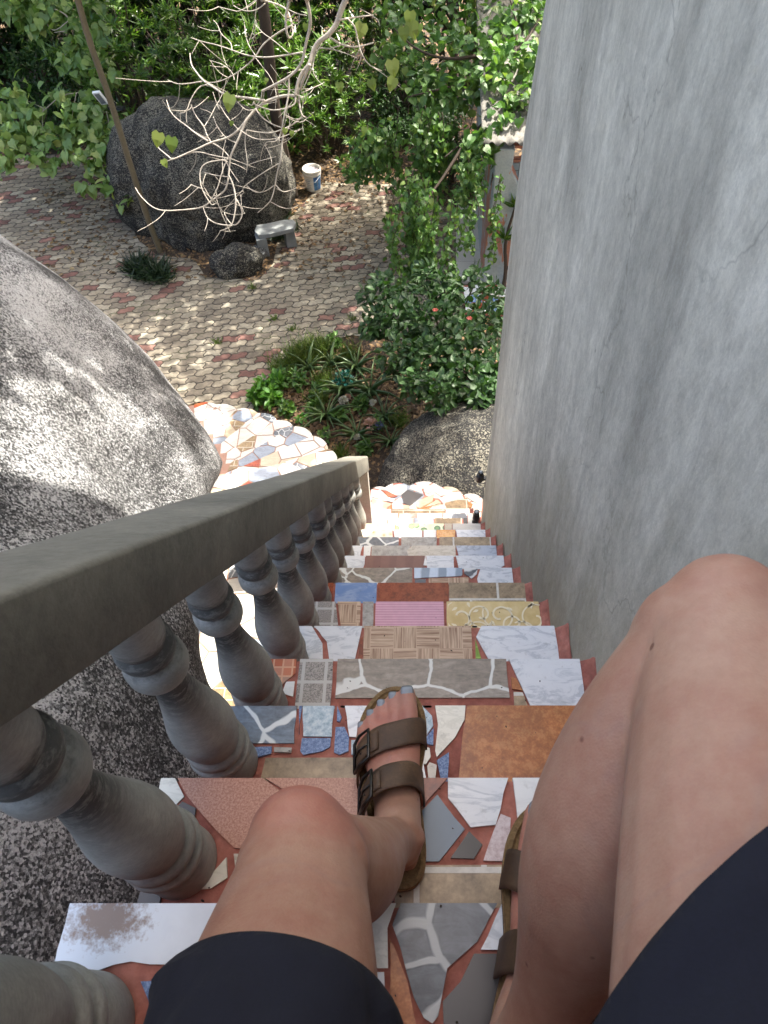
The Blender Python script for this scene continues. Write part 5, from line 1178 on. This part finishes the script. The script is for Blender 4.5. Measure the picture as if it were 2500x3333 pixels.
LAB = ['bright rosette shrub just behind the left shoulder of the dark boulder', 'bright rosette shrub at the top edge directly above the middle of the dark boulder', 'bright rosette shrub behind the right shoulder of the dark boulder', 'low rosette shrub between the dark boulder and the white bucket', 'bright rosette shrub in the second row above the brown trunk', 'rosette shrub in the back row left of the bare branch tangle', 'rosette shrub in the back row behind the thick bare limb', 'rosette shrub left of the slender trunk near its top', 'small rosette shrub spilling over the top of the dark boulder', 'rosette shrub behind the bushy pale creeper']
for i, (x, y, s) in enumerate(((-4.9,13.2,1.05),(-3.6,13.4,1.15),(-2.4,13.2,1.05),(-1.55,12.9,.62),(-1.6,14.6,1.1),(-4.6,15.4,1.25),(-2.9,15.6,1.3),(-6.2,14.8,.9),(-3.3,12.35,.85),(-.6,14.0,.75))):
    o = ros if i == 0 else copy_tree(ros)
    o.location = (x, y, 0); o.rotation_euler = (0, 0, i*1.9); o.scale = (s, s, s*(.95+.1*math.sin(i*3))); tag(o, LAB[i], 'shrub', 'rosette shrubs behind the boulder')
# ---- brown upright trunk right of the boulder
b = gd(628, 424); tr = thing('brown_tree', tuple(b), 'brown upright trunk standing between the dark boulder and the white bucket', 'tree')
mb = MB(); TP = [b, b+Vector((-.02, 0, .6)), b+Vector((-.06, .05, 1.5)), b+Vector((.02, .1, 2.8)), b+Vector((-.1, .3, 4.6))]
branch(mb, TP, .11, .07, 10); branch(mb, [b+Vector((.09, -.03, 0)), b+Vector((.05, -.02, .7)), b+Vector((-.02, .05, 1.5))], .05, .03, 8); mb.build('trunk', M['bark_dark'], tr)
mb = MB()
for cx, cy, cz in ((-.4,.6,5.0),(.5,.9,5.3),(-.9,.3,5.5),(0,1.2,5.7)): cloud(mb, b+Vector((cx, cy, cz)), (.8, .8, .45), 330, .14, .09, 'ovate', 0, .4, .1)
mb.build('crown', M['leaf_vine'], tr)

# ---- background broadleaf shrubs and trees
def bg_tree(seed, hgt, wid, n, leaf, mat, trunk=True):
    root = thing('broadleaf_tree', (0, 0, 0), 'x', 'tree'); mb = MB()
    if trunk: branch(mb, [(0, 0, -.05), (.05, 0, hgt*.3), (-.06, .05, hgt*.6), (0, 0, hgt*.85)], .1, .04, 8)
    lf = MB()
    for i in range(16):
        a = rng.uniform(0, 6.28); r_ = wid*.7*rng.random()**.5; h = hgt*(.18+.75*rng.random()); c = Vector((r_*math.cos(a), r_*math.sin(a), h))
        if trunk: branch(mb, [(0, 0, h*.55), tuple(c*.6+Vector((0, 0, h*.3))), tuple(c)], .03, .01, 5, 1)
        s = wid*(.28+.2*rng.random()); cloud(lf, c, (s, s, s*.75), n, leaf, leaf*.45, 'ovate', 0, .25, .15)
    if trunk: mb.build('trunk', M['bark_dark'], root)
    lf.build('crown', mat, root); return root
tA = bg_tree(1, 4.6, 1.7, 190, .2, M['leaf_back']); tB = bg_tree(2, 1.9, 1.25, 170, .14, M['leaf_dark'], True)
tA['label'] = 'a'; 
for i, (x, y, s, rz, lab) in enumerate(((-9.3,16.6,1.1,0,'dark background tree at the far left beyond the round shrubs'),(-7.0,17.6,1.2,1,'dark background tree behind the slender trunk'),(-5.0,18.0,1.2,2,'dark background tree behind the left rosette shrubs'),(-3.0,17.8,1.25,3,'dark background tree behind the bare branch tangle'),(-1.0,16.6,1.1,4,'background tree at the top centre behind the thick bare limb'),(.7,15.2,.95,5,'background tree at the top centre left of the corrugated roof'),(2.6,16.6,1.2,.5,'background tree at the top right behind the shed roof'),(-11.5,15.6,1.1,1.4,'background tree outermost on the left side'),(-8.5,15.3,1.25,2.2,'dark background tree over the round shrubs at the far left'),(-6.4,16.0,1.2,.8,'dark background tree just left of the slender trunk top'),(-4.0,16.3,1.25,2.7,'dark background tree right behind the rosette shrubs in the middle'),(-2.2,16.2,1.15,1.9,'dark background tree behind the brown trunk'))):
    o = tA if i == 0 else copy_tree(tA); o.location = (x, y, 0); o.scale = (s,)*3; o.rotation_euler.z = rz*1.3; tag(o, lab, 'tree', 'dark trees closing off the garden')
for i, (x, y, s, rz, lab) in enumerate(((-9.4,14.6,1.0,0,'round dark shrub at the left edge beyond the paving'),(-8.0,14.9,1.05,1,'round dark shrub second from the left edge beyond the paving'),(-6.8,14.0,.75,2,'low dark shrub left of the slender trunk at the paving end'),(-.2,13.2,.7,3,'loose shrub behind the pale creeper right of the bucket'),(-8.8,13.5,.45,5,'small round shrub nearest the paving end on the left'),(.6,12.0,.6,4,'shrub hugging the left wall of the shed'))):
    o = tB if i == 0 else copy_tree(tB); o.location = (x, y, 0); o.scale = (s,)*3; o.rotation_euler.z = rz*1.7; o.name = 'round_shrub'; tag(o, lab, 'shrub', 'round dark shrubs at the paving end')
tA.name = 'broadleaf_tree'
# low green edging along the far paving
mb = MB()
for x in np.linspace(-9.5, -5.8, 16): cloud(mb, (x, 13.35+.25*math.sin(x*3), .12), (.3, .25, .16), 60, .09, .05, 'ovate', 0, -.3, .2)
tag(mb.build('ground_cover', M['leaf_herb']), kind='stuff')

# ---- glossy shrub at the paving edge
sh = thing('glossy_shrub', tuple(gd(960, 800)), 'dense dark glossy shrub filling the paving edge left of the grey wall', 'shrub')
mb = MB(); st = MB()
for x, y, r, n, d in ((815,640,38,150,8.3),(860,690,55,300,8.2),(810,700,32,130,8.2),(930,700,60,300,8.2),(880,640,34,120,8.5),(1000,740,62,320,8.0),(1060,700,50,240,8.2),(930,780,60,300,7.8),(1010,820,60,300,7.6),(1070,800,45,220,7.7),(860,770,45,200,7.9),(960,850,45,200,7.4),(1060,640,36,110,8.5),(1000,670,40,110,8.4),(900,830,36,140,7.5),(1050,860,40,160,7.3),(920,595,30,110,8.7),(960,640,40,140,8.5),(1030,600,30,80,8.6),(1075,860,36,150,7.3),(960,620,34,100,8.6),(830,610,20,50,8.5)):
    c = dep(*cD(x, y), d); r_ = r*K/FPX*d; cloud(mb, c, (r_, r_, r_*.85), n, .1, .062, 'ovate', 0, .15, .2)
    branch(st, [gd(960, 800)+Vector((rng.uniform(-.2, .2), rng.uniform(-.1, .2), -.02)), (gd(960, 800)+c)/2+Vector((0, 0, .15)), c], .02, .008, 5, 1)
mb.build('foliage', M['leaf_dark'], sh); st.build('stem', M['bark_dark'], sh)
for x, y in ((930, 668), (918, 664), (1010, 690), (1016, 697), (852, 780)):
    pass
M['redflower'] = leafmat('coral_petal', (200, 70, 44), (214, 104, 84), None, .5, .3)
for x, y, d in ((940,670,8.0),(1014,688,7.9)):
    fl = MB()
    c = dep(*cD(x, y), d-.25)
    a = np.arange(6)*1.05; fl.leaves(np.tile(np.array(c), (6, 1)), np.stack([np.cos(a), np.sin(a), .3+0*a], 1), np.tile([0, -.3, 1.], (6, 1)), .035, .03, 'ovate'); fl.build('flower', M['redflower'], sh)

# ---- flower bed
def aloe(x, y, s, lab, n=16, mat='aloe'):
    b = gd(x, y); o = MB(); s *= 1.15
    for i in range(n):
        a = i*2.4+rng.uniform(-.2, .2); el = .25+1.0*(i/n); L = s*(.75+.4*rng.random()); pts = []
        for t_ in (0, .3, .6, .85, 1):
            e = el-.5*t_*t_; pts.append(b+Vector((math.cos(a)*math.cos(e)*L*t_, math.sin(a)*math.cos(e)*L*t_, .02+math.sin(e)*L*t_)))
        o.tube(pts, [s*.075, s*.07, s*.05, s*.024, s*.004], 0, 6, True, .35)
    ob = o.build('aloe_plant', M[mat], None, tuple(b)); tag(ob, lab, 'plant', 'spiky aloe plants in the flower bed')
aloe(706, 905, .42, 'spiky aloe left of the pink silk flowers near the winding steps'); aloe(772, 945, .36, 'spiky aloe below the pink silk flowers beside the dark boulder'); aloe(830, 905, .3, 'small spiky aloe right of the blue silk flower'); aloe(745, 850, .46, 'tall spiky aloe behind the teal silk leaves')
aloe(800, 850, .42, 'spiky aloe between the teal leaves and the glossy shrub'); aloe(668, 800, .36, 'slim spiky aloe beside the grass tuft', 12); aloe(845, 960, .3, 'spiky aloe closest to the dark boulder'); aloe(770, 800, .4, 'spiky aloe under the left side of the glossy shrub'); aloe(715, 790, .34, 'spiky aloe behind the grass tuft on its right', 12)
def blades(name, pts, n, L, W, mat, lab, cat, kind='blade', lean=.5, group=None, base=None):
    o = MB()
    for (x, y, r) in pts:
        c = gd(x, y); rr = r*K/FPX*8.5; P = np.array(c)+np.concatenate([rng.normal(size=(n, 2))*rr*.6, np.zeros((n, 1))], 1)
        D = np.concatenate([rng.normal(size=(n, 2))*lean, np.ones((n, 1))], 1); o.leaves(P, D, rng.normal(size=(n, 3)), L*(.5+.8*rng.random(n)), W*(.7+.6*rng.random(n)), kind)
    ob = o.build(name, mat, None, tuple(gd(*pts[0][:2]))); return tag(ob, lab, cat, group)
blades('grass_tuft', [(665,770,26),(640,780,20),(690,765,20)], 330, .3, .011, M['blade'], 'tall fine grass tuft at the edge between pavers and flower bed', 'grass')
blades('grass_tuft', [(630,815,22),(600,800,14)], 130, .16, .01, M['blade'], 'short ragged grass tuft below the tall one', 'grass')
def herb(pts, n, leaf, mat, lab, hgt=.16, name='leafy_herb', cat='plant'):
    o = MB()
    for (x, y, r) in pts:
        c = gd(x, y); rr = r*K/FPX*8.3; cloud(o, c+Vector((0, 0, hgt*.5)), (rr, rr*1.2, hgt), n, leaf, leaf*.6, 'ovate', 0, -.25, .1)
    return tag(o.build(name, mat, None, tuple(gd(*pts[0][:2]))), lab, cat)
for (x, y, r, L, lab) in ((610,790,22,.2,'grass tuft where the bed meets the pavers on the left'),(700,830,20,.26,'grass tuft between the leafy herb and the teal leaves'),(755,770,22,.24,'grass tuft at the left foot of the glossy shrub'),(690,870,18,.22,'grass tuft beside the aloe near the winding steps'),(860,915,16,.2,'grass tuft just above the dark boulder'),(735,985,14,.16,'grass tuft lowest in the flower bed')):
    blades('grass_tuft', [(x, y, r)], 170, L, .011, M['blade'], lab, 'grass')
herb([(575,850,26),(560,870,18),(600,840,18),(588,870,20)], 130, .1, M['leaf_herb'], 'bright green leafy herb beside the bottom of the winding steps')
for (x, y, r, lab) in ((690,850,20,'low green herb left of the teal leaves'),(620,890,18,'low green herb on the soil above the scalloped steps'),(735,905,16,'low green herb between two aloes'),(790,975,14,'low green herb between handrail post and boulder'),(680,890,16,'low green herb in front of the aloe by the steps'),(720,745,18,'low green herb at the top corner of the bed'),(780,880,16,'low green herb under the glossy shrub'),(610,820,14,'low green herb under the tall grass tuft')): herb([(x, y, r)], 130, .08, M['leaf_vine'], lab, .1)
herb([(645,833,20)], 90, .09, M['leaf_vine'], 'leafy herb in the middle of the flower bed'); herb([(700,955,14)], 50, .07, M['leaf_vine'], 'low herb next to the scalloped steps'); herb([(818,927,16)], 60, .06, M['leaf_vine'], 'round leaved herb under the silk flowers'); herb([(652,920,14)], 50, .06, M['leaf_herb'], 'small herb on bare soil by the scalloped steps')
herb([(745,836,24)], 130, .07, M['teal'], 'teal artificial leaf spray among the aloes', .16, 'silk_leaf_spray', 'decoration')
blades('narrow_leaf_plant', [(320,590,26),(345,600,22),(295,585,20)], 200, .3, .03, M['dkplant'], 'dusky narrow leaved plant growing out of the pavers near the slender trunk', 'plant', 'lance', 1.0)
blades('narrow_leaf_plant', [(625,500,20),(600,515,20),(610,470,16)], 110, .22, .02, M['dkplant'], 'dusky low plant at the right foot of the dark boulder', 'plant', 'lance', .9)
for (x, y, lab) in ((632,712,'tiny weed tuft between pavers near the middle'),(560,560,'weed tuft growing by the low boulder'),(470,740,'tiny weed between the pavers left of the grass tuft'),(760,690,'tiny weed between pavers at the glossy shrub edge'),(590,690,'tiny weed tuft in the sunlit pavers'),(545,622,'tiny weed right of the low boulder')): blades('weed', [(x, y, 8)], 40, .09, .012, M['blade'], lab, 'weed', 'blade', .9, 'weeds between the pavers')
M['pinkp'] = leafmat('pink_silk_petal', (222, 170, 156), (236, 204, 190), None, .6, .3); M['bluep'] = leafmat('blue_silk_petal', (96, 104, 160), (140, 146, 190), None, .6, .3); M['whitep'] = leafmat('white_silk_petal', (228, 222, 214), (240, 236, 230), None, .6, .3)
def bouquet(heads, lab):
    b = gd(heads[0][0], heads[0][1]+14); t_ = thing('silk_flower_bunch', tuple(b), lab, 'flowers', 'silk flowers planted in the bed')
    bl = {}
    for (x, y, mt, s) in heads:
        top = dep(*cD(x, y), (gd(x, y+14)-Vector((0, 0, H))).dot(FW)-.1); sm = MB(); sm.tube([b+Vector((rng.uniform(-.02, .02), 0, 0)), top], .004, 0, 5); sm.build('stem', M['leaf_dark'], t_)
        o = MB(); n = 34; d = rnd_dir(n); d[:, 2] = np.abs(d[:, 2]); o.leaves(np.array(top)+d*s*.35, d+rng.normal(size=(n, 3))*.3, rng.normal(size=(n, 3)), s*.8, s*.8, 'heart'); bl.setdefault(mt, []).append(o)
    for mt, l in bl.items():
        for o in l: o.build('blossom', M[mt], t_)
bouquet([(797,915,'pinkp',.07),(808,912,'pinkp',.06),(798,930,'pinkp',.06),(820,920,'bluep',.06)], 'pink and blue silk flower bunch beside the dark boulder'); bouquet([(742,866,'whitep',.07),(752,858,'pinkp',.05)], 'white and pink silk flower bunch by the teal leaves'); bouquet([(806,870,'whitep',.05)], 'single white silk flower under the glossy shrub'); bouquet([(772,945,'whitep',.05)], 'single white silk flower near the aloe closest to the handrail post')
# fallen leaves on the soil
mb = MB(); P = []
BED = [(560,880),(640,780),(760,740),(900,820),(1000,880),(860,960),(760,1000),(700,960),(600,900)]; RIM = [(250,430),(340,555),(450,600),(580,610),(640,480),(650,400),(620,350),(760,370),(860,395),(800,300),(640,300),(720,340)]
bedp = [tuple(gd(*p)[:2]) for p in BED]; 
while len(P) < 1500:
    x, y = rng.uniform(-3, 2), rng.uniform(5, 9)
    if pt_in((x, y), bedp): P.append((x, y, .012))
for _ in range(2600):
    x, y = rng.uniform(-6.5, .8), rng.uniform(9.2, 16); P.append((x, y, .012+rng.random()*.02))
P = np.array(P); n = len(P); mb.leaves(P, np.concatenate([rng.normal(size=(n, 2)), rng.normal(size=(n, 1))*.15], 1), np.tile([0, 0, 1.], (n, 1))+rng.normal(size=(n, 3))*.25, .07*(.5+rng.random(n)), .045*(.5+rng.random(n)), 'ovate')
tag(mb.build('leaf_litter', M['litter']), kind='stuff')

mb = MB()        # grit and twig crumbs lying on the treads
for k in range(-1, 12):
    ye_, z_ = edge(k); yb_ = edge(k-1)[0]
    for _ in range(26):
        x_, y_ = rng.uniform(XL+.02, XR-.01), yb_+(ye_-yb_)*rng.random()**1.4; s_ = rng.uniform(.0006, .0017)
        mb.ell((x_, y_, z_+.003+s_*.4), (s_*rng.uniform(.7, 2.2), s_, s_*.6), 0, 6, 4, Matrix.Rotation(rng.uniform(0, 3), 3, 'Z'))
M['crumb'] = simple('dark_crumb', (58, 46, 36), .9, .4, 300); tag(mb.build('crumbs', M['crumb']), kind='stuff')
# ---- bench, bucket
b = gd(603, 535); be = thing('stone_bench', tuple(b), 'small grey stone bench slab on two blocks at the foot of the dark boulder', 'bench')
ang = Matrix.Rotation(R(18), 3, 'Z')
def rbox(mb, c, s, rot=ang, jit=.01, m=0):
    vs = [tuple(rot @ Vector((c[0]+sx*s[0]+rng.uniform(-jit, jit), c[1]+sy*s[1]+rng.uniform(-jit, jit), c[2]+sz*s[2]))+b) for sz in (-1, 1) for sx, sy in ((-1,-1),(1,-1),(1,1),(-1,1))]
    mb.add(vs, [(0,3,2,1),(4,5,6,7),(0,1,5,4),(1,2,6,5),(2,3,7,6),(3,0,4,7)], m)
def bev(o, w=.008):
    m_ = o.modifiers.new('b', 'BEVEL'); m_.width = w; m_.segments = 2; return o
mb = MB(); top = [(-.3,-.13),(-.12,-.16),(.1,-.14),(.26,-.12),(.33,.02),(.3,.12),(.12,.15),(-.1,.13),(-.27,.14),(-.33,.0)]
tp = [tuple((ang @ Vector((x, y, 0))+b)[:2]) for x, y in top]; mb.prism(tp, .30, .37); bev(mb.build('seat', M['slab'], be))
mb = MB(); rbox(mb, (-.26, -.06, .135), (.075, .1, .165)); bev(mb.build('leg', M['slab'], be)); mb = MB(); rbox(mb, (.2, .03, .14), (.08, .09, .16)); bev(mb.build('leg', M['slab'], be))
b = gd(678, 408); bu = thing('paint_bucket', tuple(b), 'white plastic bucket with a blue label panel on the sunny paving corner', 'bucket')
M['plastic'] = simple('white_bucket_plastic', (226, 222, 210), .4, .06, 9)
t = NT('bucket_print'); x, y, z = t.xyz(); s_ = t.math('FRACT', t.math('MULTIPLY', z, 30)); txt = t.math('MULTIPLY', t.math('GREATER_THAN', s_, .6), t.math('GREATER_THAN', t.noise(60, 2), .5))
M['label'] = t.done(t.mix(t.math('MULTIPLY', txt, .0), t.mix(t.ramp(t.noise(14, 4), [(.4, 0), (.6, 1)]), lin((52, 104, 160)), lin((92, 146, 190))), lin((230, 232, 230))), .4)
t = NT('bucket_rubble'); M['rubble'] = t.done(t.ramp(t.noise(30, 6, rough=.8), [(.35, lin((120, 116, 118))), (.6, lin((196, 190, 200)))]), .8, t.bump(t.noise(24, 5), 1.0, .03))
mb = MB(); B = tuple(b); prof = [(0,.118),(.004,.124),(.10,.132),(.20,.140),(.285,.147),(.288,.152),(.300,.153),(.303,.148),(.325,.150),(.328,.157),(.36,.158),(.366,.154),(.366,.146),(.34,.142),(.31,.138)]
vs = []; seg = 36
for z_, r_ in prof:
    for j in range(seg): a = 2*math.pi*j/seg; vs.append((B[0]+r_*math.cos(a), B[1]+r_*math.sin(a), z_+.007))
fs = [(i*seg+j, i*seg+(j+1) % seg, (i+1)*seg+(j+1) % seg, (i+1)*seg+j) for i in range(len(prof)-1) for j in range(seg)]+[tuple(range(seg-1, -1, -1))]
mb.add(vs, fs, 0, True); mb.build('pail', M['plastic'], bu)
mb = MB(); mb.ell((B[0], B[1], .31), (.139, .139, .035), 0, 24, 10); mb.build('contents', M['rubble'], bu)
def wrap(a0, a1, z0, z1, mat, name, off=.0012):
    mb = MB(); vs = []; n = 16
    for i in range(n+1):
        a = a0+(a1-a0)*i/n
        for z_ in (z0, z1): r_ = .124+(z_-.004)*.0823+off; vs.append((B[0]+r_*math.cos(a), B[1]+r_*math.sin(a), z_+.007))
    mb.add(vs, [(2*i, 2*i+2, 2*i+3, 2*i+1) for i in range(n)], 0, True); return mb.build(name, mat, bu)
wrap(R(-78), R(-8), .03, .27, M['label'], 'label'); M['greyprint'] = simple('grey_print', (150, 156, 164), .5, .1)
for i in range(6): wrap(R(-140), R(-92-(i*37 % 14)), .06+.033*i, .068+.033*i+(.008 if i == 4 else 0), M['greyprint'], 'printed_line')
wrap(R(-50), R(-46), .03, .27, M['greyprint'], 'printed_line', .0018)
mb = MB(); mb.tube([(B[0]-.158, B[1], .345), (B[0]-.15, B[1]-.06, .27), (B[0]-.05, B[1]-.15, .2), (B[0]+.06, B[1]-.15, .2), (B[0]+.15, B[1]-.06, .27), (B[0]+.158, B[1], .345)], .003, 0, 6); mb.build('handle', M['lampwhite'], bu)

# ---- shed on the right
shed = thing('garden_shed', (1.0, 9.1, 0), 'small shed with corrugated roof, peeling white pillar and pierced vent blocks behind the creepers', 'shed')
t = NT('peeling_paint'); x, y, z = t.xyz(); n1 = t.noise(2.2, 6, t.mapping((1.6, 1.6, .6)), .6, .4); n2 = t.noise(40, 5)
f = t.ramp(n1, [(.455, 1), (.47, 0)]); wp = t.mix(t.noise(5, 5), lin((128, 138, 140)), lin((172, 178, 175)))
M['peel'] = t.done(t.mix(f, t.mix(.3, wp, t.ramp(n2, [(.3, .6), (.6, 1)]), 'MULTIPLY'), t.mix(n2, lin((150, 96, 76)), lin((178, 128, 106)))), .8, t.bump(t.math('SUBTRACT', n2, f), .3, .006))
M['shedtile'] = gridtile('pale_blue_wall_tile', ((150, 166, 172), (160, 174, 178), (142, 158, 166)), (120, 130, 134), .2, .012)
t = NT('shed_wall_tile'); br = t.n('ShaderNodeTexBrick', {'offset': 0.0}, Vector=t.mapping((1, 1, 1), (R(90), 0, 0)), Scale=1, Mortar_Size=.006, Brick_Width=.2, Row_Height=.2, Color1=lin((140, 156, 164)), Color2=lin((152, 168, 174)), Mortar=lin((96, 106, 110)))
M['shedtile'] = t.done(t.mix(.4, br.outputs[0], t.ramp(t.noise(4, 5), [(.3, .5), (.65, 1)]), 'MULTIPLY'), .35)
M['whitetile'] = gridtile('white_floor_tile', ((166, 163, 154), (176, 173, 165), (156, 153, 145)), (118, 114, 106), .3, .01)
t = NT('corrugated_fibre'); n1 = t.noise(3, 6); n2 = t.noise(40, 5); M['corr'] = t.done(t.mix(.6, t.ramp(n1, [(.3, lin((70, 68, 63))), (.6, lin((128, 125, 117)))]), t.ramp(n2, [(.35, .5), (.6, 1.05)]), 'MULTIPLY'), .85)
mb = MB(); q = []
for i in range(9):
    z = 2.14*i/8; w = .17+.05*math.sin(z*2.2+.5)+(.12*max(0, 1-abs(z-1.35)/.5)); q.append([(1.0-.02*math.sin(z*3), 8.98, z), (1.0+2*w, 8.98+.02*math.sin(z*2), z), (1.0+2*w, 9.25, z), (1.0-.02, 9.25, z)])
vs = [p for r_ in q for p in r_]; mb.add(vs, [(4*i+j, 4*i+(j+1) % 4, 4*i+4+(j+1) % 4, 4*i+4+j) for i in range(8) for j in range(4)]+[(0, 3, 2, 1), (32, 33, 34, 35)]); bev(mb.build('pillar', M['peel'], shed), .02)
mb = MB(); mb.box((1.02, 9.45, 0), (4.2, 9.6, 1.7)); mb.build('wall', M['shedtile'], shed); mb = MB(); mb.box((1.0, 9.25, 0), (1.14, 12.2, 2.1)); mb.build('wall', M['peel'], shed)
mb = MB(); mb.box((1.0, 9.2, 2.145), (4.2, 9.62, 2.26)); mb.build('lintel', M['peel'], shed)
for i in range(8):     # pierced vent blocks
    bm = MB(); x0 = 1.16+.36*i; z0 = 1.705; w, h = .35, .43
    bm.box((x0, 9.46, z0), (x0+.03, 9.56, z0+h)); bm.box((x0+w-.03, 9.46, z0), (x0+w, 9.56, z0+h)); bm.box((x0+.0302, 9.462, z0), (x0+w-.0302, 9.558, z0+.03)); bm.box((x0+.0302, 9.462, z0+h-.03), (x0+w-.0302, 9.558, z0+h)); bm.box((x0+.0302, 9.463, z0+.2), (x0+w-.0302, 9.557, z0+.23))
    for zc in (z0+.115, z0+.315): bm.tube([(x0+w/2+.13*math.cos(a), 9.51, zc+.07*math.sin(a)) for a in np.linspace(0, 6.283, 17)], .014, 0, 6)
    bm.build('vent_block', M['peel'], shed)
mb = MB(); nxr = 140; vs = []; fs = []
for i in range(nxr+1):
    x = .82+3.6*i/nxr
    for j in range(46):
        y = 8.86+3.74*j/45; vs.append((x, y, 2.27+(y-8.86)*.26+.028*math.sin((x+.75*(y-8.86))/.15*6.283)))
for i in range(nxr): fs += [(46*i+j, 46*i+46+j, 46*i+47+j, 46*i+1+j) for j in range(45)]
mb.add(vs, fs, 0, True); o = mb.build('roof', M['corr'], shed); m_ = o.modifiers.new('t', 'SOLIDIFY'); m_.thickness = .012
mb = MB(); mb.prism([tuple(gd(*q)[:2]) for q in ((985,450),(1040,450),(1078,622),(985,612))], .01, .06); o = mb.build('apron', M['whitetile'], shed)
M['mos1'] = gridtile('bold_mosaic', ((60, 100, 160), (196, 140, 50), (130, 50, 36)), (214, 218, 214), .15, .03, 0, .1)
mb = MB(); rr = random.Random(4); mats = ['amber', 'blue_speck', 'white', 'rust_dark', 'white', 'blue_marble', 'marble', 'rust', 'cream']
used = ['grout']+mats; mb.box((.7, 8.35, .0), (2.4, 8.97, .09), 0); xx = .705
while xx < 2.3:
    yy = 8.36; w_ = rr.uniform(.09, .17)
    while yy < 8.9:
        h_ = rr.uniform(.1, .24); mb.box((xx, yy, .0901), (xx+w_-.008, min(8.965, yy+h_-.008), .098), 1+rr.randrange(len(mats))); yy += h_
    xx += w_
mb.build('mosaic_step', [M[n] for n in used], shed)
mb = MB()
for i in range(7): mb.tube([(1.55+.05*i, 9.36+.02*math.sin(i), .02), (1.5+.07*i, 9.4, 1.5+.1*math.sin(i*2))], .018, 0, 7)
o = mb.build('bamboo_poles', M['bark_tan'], None, (1.7, 9.38, 0)); tag(o, 'bundle of tan bamboo poles leaning on the tiled shed wall', 'poles')
mb = MB(); b = gd(1085, 632, .09); branch(mb, [b, b+Vector((.02, 0, .4)), b+Vector((-.05, .05, .8)), b+Vector((.05, .1, 1.3))], .035, .015, 7); branch(mb, [b+Vector((.02, 0, .4)), b+Vector((.2, 0, .7)), b+Vector((.4, .05, .8))], .02, .01, 6)
sp = thing('spiky_shrub', tuple(b), 'dark stemmed spiky shrub standing on the bold mosaic step beside the shed', 'shrub'); mb.build('stem', M['bark_dark'], sp)
mb = MB()
for p in (b+Vector((.05, .1, 1.3)), b+Vector((.4, .05, .8)), b+Vector((-.05, .05, .85)), b+Vector((.2, 0, .7)), b+Vector((.25, .1, 1.1))):
    n = 22; D = rnd_dir(n); D[:, 2] = np.abs(D[:, 2])*.8+.1; mb.leaves(np.tile(np.array(p), (n, 1)), D, rng.normal(size=(n, 3)), .26*(.6+.5*rng.random(n)), .035, 'lance')
mb.build('foliage', M['leaf_ros'], sp)

# ================================================================== LIGHT, CAMERA
EL = R(62); SUNV = Vector((.80*math.cos(EL), .60*math.cos(EL), math.sin(EL)))
sun = bpy.data.lights.new('sun', 'SUN'); sun.energy = 3.0; sun.angle = R(.55); sun.color = (1, .955, .88)
so = bpy.data.objects.new('sun', sun); COL.objects.link(so); so.rotation_euler = (-SUNV).to_track_quat('-Z', 'Y').to_euler(); so.location = (10, 8, 20)
w = bpy.data.worlds.new('World'); SC.world = w; w.use_nodes = True; nt = w.node_tree
bg = nt.nodes['Background']; sky = nt.nodes.new('ShaderNodeTexSky'); sky.sky_type = 'NISHITA'; sky.sun_disc = False; sky.sun_elevation = EL; sky.sun_rotation = math.atan2(SUNV.x, SUNV.y)
sky.air_density = 1.0; sky.dust_density = 6.4; sky.ozone_density = 0.0
nt.links.new(sky.outputs[0], bg.inputs[0]); bg.inputs[1].default_value = .15
cam = bpy.data.cameras.new('camera'); co = bpy.data.objects.new('camera', cam); COL.objects.link(co); SC.camera = co
co.location = (0, 0, H); co.rotation_euler = (R(90)-PITCH, 0, 0)
cam.sensor_fit = 'VERTICAL'; cam.sensor_height = 36.0; cam.sensor_width = 27.0; cam.lens = FPX/3333*36.0
cam.shift_x = -(CX-1250)/3333; cam.shift_y = 0; cam.clip_start = .02; cam.clip_end = 500
cam.dof.use_dof = True; cam.dof.focus_distance = 1.9; cam.dof.aperture_fstop = cam.lens/1.0
SC.view_settings.view_transform = 'Standard'; SC.view_settings.look = 'None'; SC.view_settings.gamma = 1; SC.view_settings.exposure = 2.25
SC.render.engine = 'CYCLES'; SC.cycles.max_bounces = 8; SC.cycles.transparent_max_bounces = 8; SC.cycles.use_adaptive_sampling = True; SC.cycles.adaptive_threshold = .02; SC.cycles.use_denoising = True
SC.cycles.sample_clamp_indirect = 6
